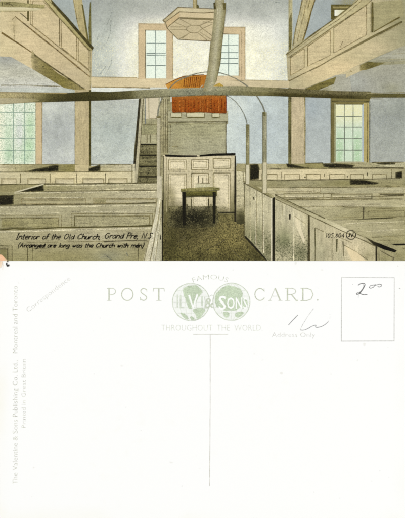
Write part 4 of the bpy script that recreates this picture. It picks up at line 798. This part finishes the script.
em = part('printed_emblem', back, 'pale green emblem of two globes with a white lettered name')
GC = (198, 212, 184); GO = (203, 211, 190)
def globe(cx, cy, r, lands, label):
    q = part('printed_globe', em, label)
    q.poly([(cx + r * math.cos(t * math.pi / 24), cy + r * math.sin(t * math.pi / 24)) for t in range(48)], (246, 248, 242), .03)
    q.line([(cx + r * math.cos(t * math.pi / 24), cy + r * math.sin(t * math.pi / 24)) for t in range(48)], .75, GO, .15, closed=True)
    for k in (-.62, -.3, 0, .3, .62):      # meridians
        q.line([(cx + r * k * math.cos(t * math.pi / 18), cy + r * math.sin(t * math.pi / 18)) for t in range(-9, 10)], .4, (226, 231, 218), .1, wob=0)
    for k in (-.6, -.3, .02, .3, .6):
        hx = r * math.sqrt(1 - k * k); q.line([(cx - hx, cy + r * k), (cx + hx, cy + r * k)], .4, (226, 231, 218), .1, wob=0)
    for pts in lands: q.poly([(cx + (a + random.uniform(-.025, .025)) * r, cy + (b + random.uniform(-.025, .025)) * r) for a, b in smooth(pts, 1, True)], GC, .14, (232, 239, 224), .16)
    return q
g_1 = globe(191, 302, 18.6, [[(-.46, -.72), (-.2, -.86), (.18, -.92), (.44, -.8), (.66, -.55), (.5, -.35), (.36, -.16), (.2, .1), (.1, .34), (-.06, .4), (-.2, .18), (-.3, -.1), (-.4, -.4)],
                             [(.04, .42), (.3, .3), (.62, .34), (.8, .42), (.66, .66), (.48, .9), (.3, .92), (.26, .66)], [(-.62, .52), (-.3, .66), (-.1, .9), (-.24, .94), (-.48, .78)], [(-.05, .74), (.16, .8), (.2, .96), (.0, .96)]], 'left globe with a white V')
g_2 = globe(231.4, 301.8, 18.6, [[(-.86, -.36), (-.6, -.7), (-.25, -.9), (.1, -.82), (.42, -.74), (.62, -.5), (.56, -.2), (.82, -.1), (.9, .1), (.88, .3), (.6, .38), (.4, .3), (.2, .5), (-.1, .44), (-.36, .48), (-.6, .34), (-.84, .22), (-.92, -.06)],
                               [(-.5, .52), (-.1, .56), (-.14, .82), (-.36, .84)], [(.2, .62), (.52, .48), (.7, .6), (.44, .84), (.16, .8)]], 'right globe with the white word SONS')
WH = (253, 254, 250)
nm = part('printed_name', em, 'white letters across the globes')
nm.line([(189, 295), (193, 307.6), (197.4, 294.4)], 1.9, WH, .02, wob=0)
nm.text('S', 218.6, 226, 309.6, 14.4, WH, off=0.012, grain=.02); nm.text('ONS', 227, 247.4, 308.6, 11.6, WH, off=0.012, grain=.02)
nm.text('&', 204.6, 213.6, 307.8, 10.4, GO, off=.004, grain=.1)
nm.line([(177.4, 294.6), (177.4, 307.4)], 1.0, (214, 222, 204), .1); nm.line([(180.6, 295.4), (180.6, 307.6), (184, 307.6)], 1.2, (214, 222, 204), .1); nm.line([(202, 296.6), (202, 306)], 1.4, (208, 217, 198), .1, wob=0)
for sx in (204.6, 213.8): nm.line([(sx, 297), (sx + (.8 if sx < 210 else -.8), 302), (sx, 308)], .6, GI2, .1)
nm.line([(203, 309), (206, 308), (209, 309)], .5, GI2, .1); nm.line([(209, 296.6), (212, 295), (214, 296.4)], .5, GI2, .1)
mt = part('printed_motto', em, 'pale green words around the globes')
RAD = 46.0
def arc(u, w):
    th = (u - 17.3) / RAD; r = RAD + w
    return (210.3 + r * math.sin(th), 279.4 + RAD - r * math.cos(th))
mt.text('FAMOUS', 193, 227.6, 0, 5.2, GI, off=-.02, fn=arc)
mt.text('THROUGHOUT  THE  WORLD.', 161.4, 262.4, 330.8, 6.6, GI, off=-.024)
dv = part('printed_divider', back, 'thin vertical line under a short rule')
dv.line([(193, 334.4), (228, 334.4)], .55, (202, 202, 186), .15, wob=.05); dv.line([(210.2, 334.8), (210.2, 400), (209.6, 486)], .55, (205, 203, 190), .2, wob=.08)
co = part('printed_lettering', back, 'slanting word Correspondence'); co.text('Correspondence', 28.4, 81.6, 312.4, 5.2, (198, 198, 184), rot=37.6, off=-.02)
im = part('printed_imprint', back, 'pale publisher lines running up the left edge')
im.text('The Valentine & Sons Publishing Co. Ltd.,   Montreal and Toronto', 17.4, 17.4 + 198, 484, 5.2, (196, 197, 180), rot=90, off=-.012)
im.text('Printed in Great Britain', 25.6, 25.6 + 69, 428, 4.4, (204, 205, 190), rot=90, off=-.014)
ad = part('printed_lettering', back, 'pale words Address Only'); ad.text('Address Only', 272, 315, 337.2, 5.0, (200, 200, 188), off=-.02)
sx_ = part('printed_stamp_box', back, 'thin grey rectangle for the stamp'); sx_.line([(341.6, 277.4), (394.4, 277.8), (394.2, 341), (341.4, 341.2)], .55, (192, 192, 184), .2, closed=True)
PN = (128, 128, 126)
pp = part('pencilled_price', back, 'grey pencilled figures 2.00')
pp.line(smooth([(358.2, 285.4), (360, 283.9), (362.6, 283.4), (364.8, 283.6), (365.2, 285), (363.8, 288), (361.6, 291.4), (359.4, 294), (357, 294.8), (356.4, 293.8), (357.8, 292.8), (360.4, 293.6), (363.4, 295), (367.4, 294.5)]), .8, PN, .4, wob=0)
pp.line([(369.2, 287.8), (370.4, 285.8), (373, 285.2), (376, 284.8)], .6, PN, .4, wob=0); pp.line([(369.2, 287.8), (370.8, 288.4), (373.4, 287.4), (374.8, 285.6), (376.8, 285), (379.2, 284.2), (381.6, 284.8), (381.2, 286.6), (379, 287.2), (377.6, 286)], .6, PN, .4, wob=0)
pp.line(smooth([(363.6, 284.6), (364.2, 286.4), (362.4, 289.6), (360, 292.4), (358.2, 293.6)]), .7, PN, .4, wob=0); pp.line([(358.6, 292), (358.4, 298)], .4, (206, 206, 202), .4, wob=0); pp.line([(399, 288.2), (400.6, 289)], .7, (196, 196, 188), .3, wob=0); pp.line([(352.4, 284.4), (353, 284.6)], .6, (190, 190, 184), .3, wob=0)
ps = part('pencilled_scribble', back, 'faint grey pencil strokes')
ps.line([(288.4, 325), (292, 321), (297.8, 315)], .8, (136, 136, 134), .5); ps.line([(313.6, 308.6), (308, 316), (303, 324), (300.2, 329.6)], .45, (212, 212, 206), .4)
ps.line(smooth([(300.2, 329.8), (303, 330.4), (307.8, 328.8), (312, 326), (316.6, 324.6), (315, 327.4), (319.4, 327.2), (324, 325.4), (328.4, 321.6)]), .7, (158, 158, 156), .5, wob=0); ps.line([(328.4, 321.6), (330, 318), (330, 314)], .4, (222, 222, 216), .4)
ik = part('ink_mark', back, 'small black ink figure near the upper left corner')
ik.line([(6.6, 262.6), (6.6, 264.6), (7.4, 266), (8.6, 265.6), (8.8, 264.4)], 1.3, (24, 22, 20), .3, wob=0)
ik.line([(2.6, 262), (2.8, 265), (2.6, 270)], .5, (232, 206, 178), .2)
pe = part('peach_smear', back, 'faint peach smear at the upper left corner')
pe.poly([(XMIN, 261.1), (2.6, 261.1), (2.0, 264), (1.2, 267), (XMIN, 268)], BL((250, 236, 214), (0, 262, 2, 4, (248, 214, 180), .8)), .05, cell=1.0)
ft = part('foxing_specks', back, 'tiny grey specks of handling dirt')
for (x, y, r, c) in ((126, 407, .6, 170), (196, 456, .5, 185), (182, 486, .6, 215), (94, 374, .6, 222), (380, 471, .7, 195), (314, 492, .7, 190), (340, 498, .7, 206), (388, 347, .6, 205), (331, 374, .9, 236), (93, 331, .5, 190), (115, 365, .5, 222), (178, 370, .5, 226), (63, 372, .5, 225), (24, 279, .5, 205), (44, 264, .6, 228), (100, 318, .6, 205), (141, 431, .6, 226), (389, 477, .6, 220), (318, 288, .5, 190), (385, 380, .5, 222), (20, 275, .5, 232), (233, 270, .7, 226), (398, 266, .8, 232)):
    r *= .7; c = (c + 250) / 2
    ft.poly([(x + r * math.cos(t) * random.uniform(.7, 1.2), y + r * math.sin(t) * random.uniform(.7, 1.2)) for t in (0, 1, 2, 3, 4.1, 5.2)], (c, c, c - 8), .2)
ft_ = ft
finish()
ft.obj['kind'] = 'stuff'

# ================================================================== camera and copy-stand light
cam = bpy.data.cameras.new('camera'); co_ = bpy.data.objects.new('camera', cam); C.objects.link(co_)
cam.sensor_fit = 'VERTICAL'; cam.sensor_height = 36; cam.lens = 90; cam.clip_start = 0.01; cam.clip_end = 50
Hh = 518 * S
co_.location = (0, 0, T + Hh * cam.lens / 36.0)
cam.dof.use_dof = True; cam.dof.focus_distance = Hh * cam.lens / 36.0 - 0.012; cam.dof.aperture_fstop = 8.5   # the flat scan is a touch soft
bpy.context.scene.camera = co_
wd = bpy.data.worlds.new('World'); bpy.context.scene.world = wd; wd.use_nodes = True
wd.node_tree.nodes['Background'].inputs[0].default_value = (1, 1, 1, 1); wd.node_tree.nodes['Background'].inputs[1].default_value = 0.45
for i, (lx, ly) in enumerate(((-0.75, 0.35), (0.75, -0.35))):
    l = bpy.data.lights.new('copy_lamp', 'AREA'); l.shape = 'RECTANGLE'; l.size = 0.5; l.size_y = 0.9; l.energy = 8.15; l.color = (1, 1, 0.995)
    o = bpy.data.objects.new('copy_lamp', l); C.objects.link(o); o.location = (lx, ly, 0.85)
    o.rotation_euler = (Vector((0, 0, 0)) - o.location).to_track_quat('-Z', 'Y').to_euler()
vs = bpy.context.scene.view_settings; vs.view_transform = 'Standard'; vs.look = 'None'; vs.exposure = 0.0; vs.gamma = 1.0
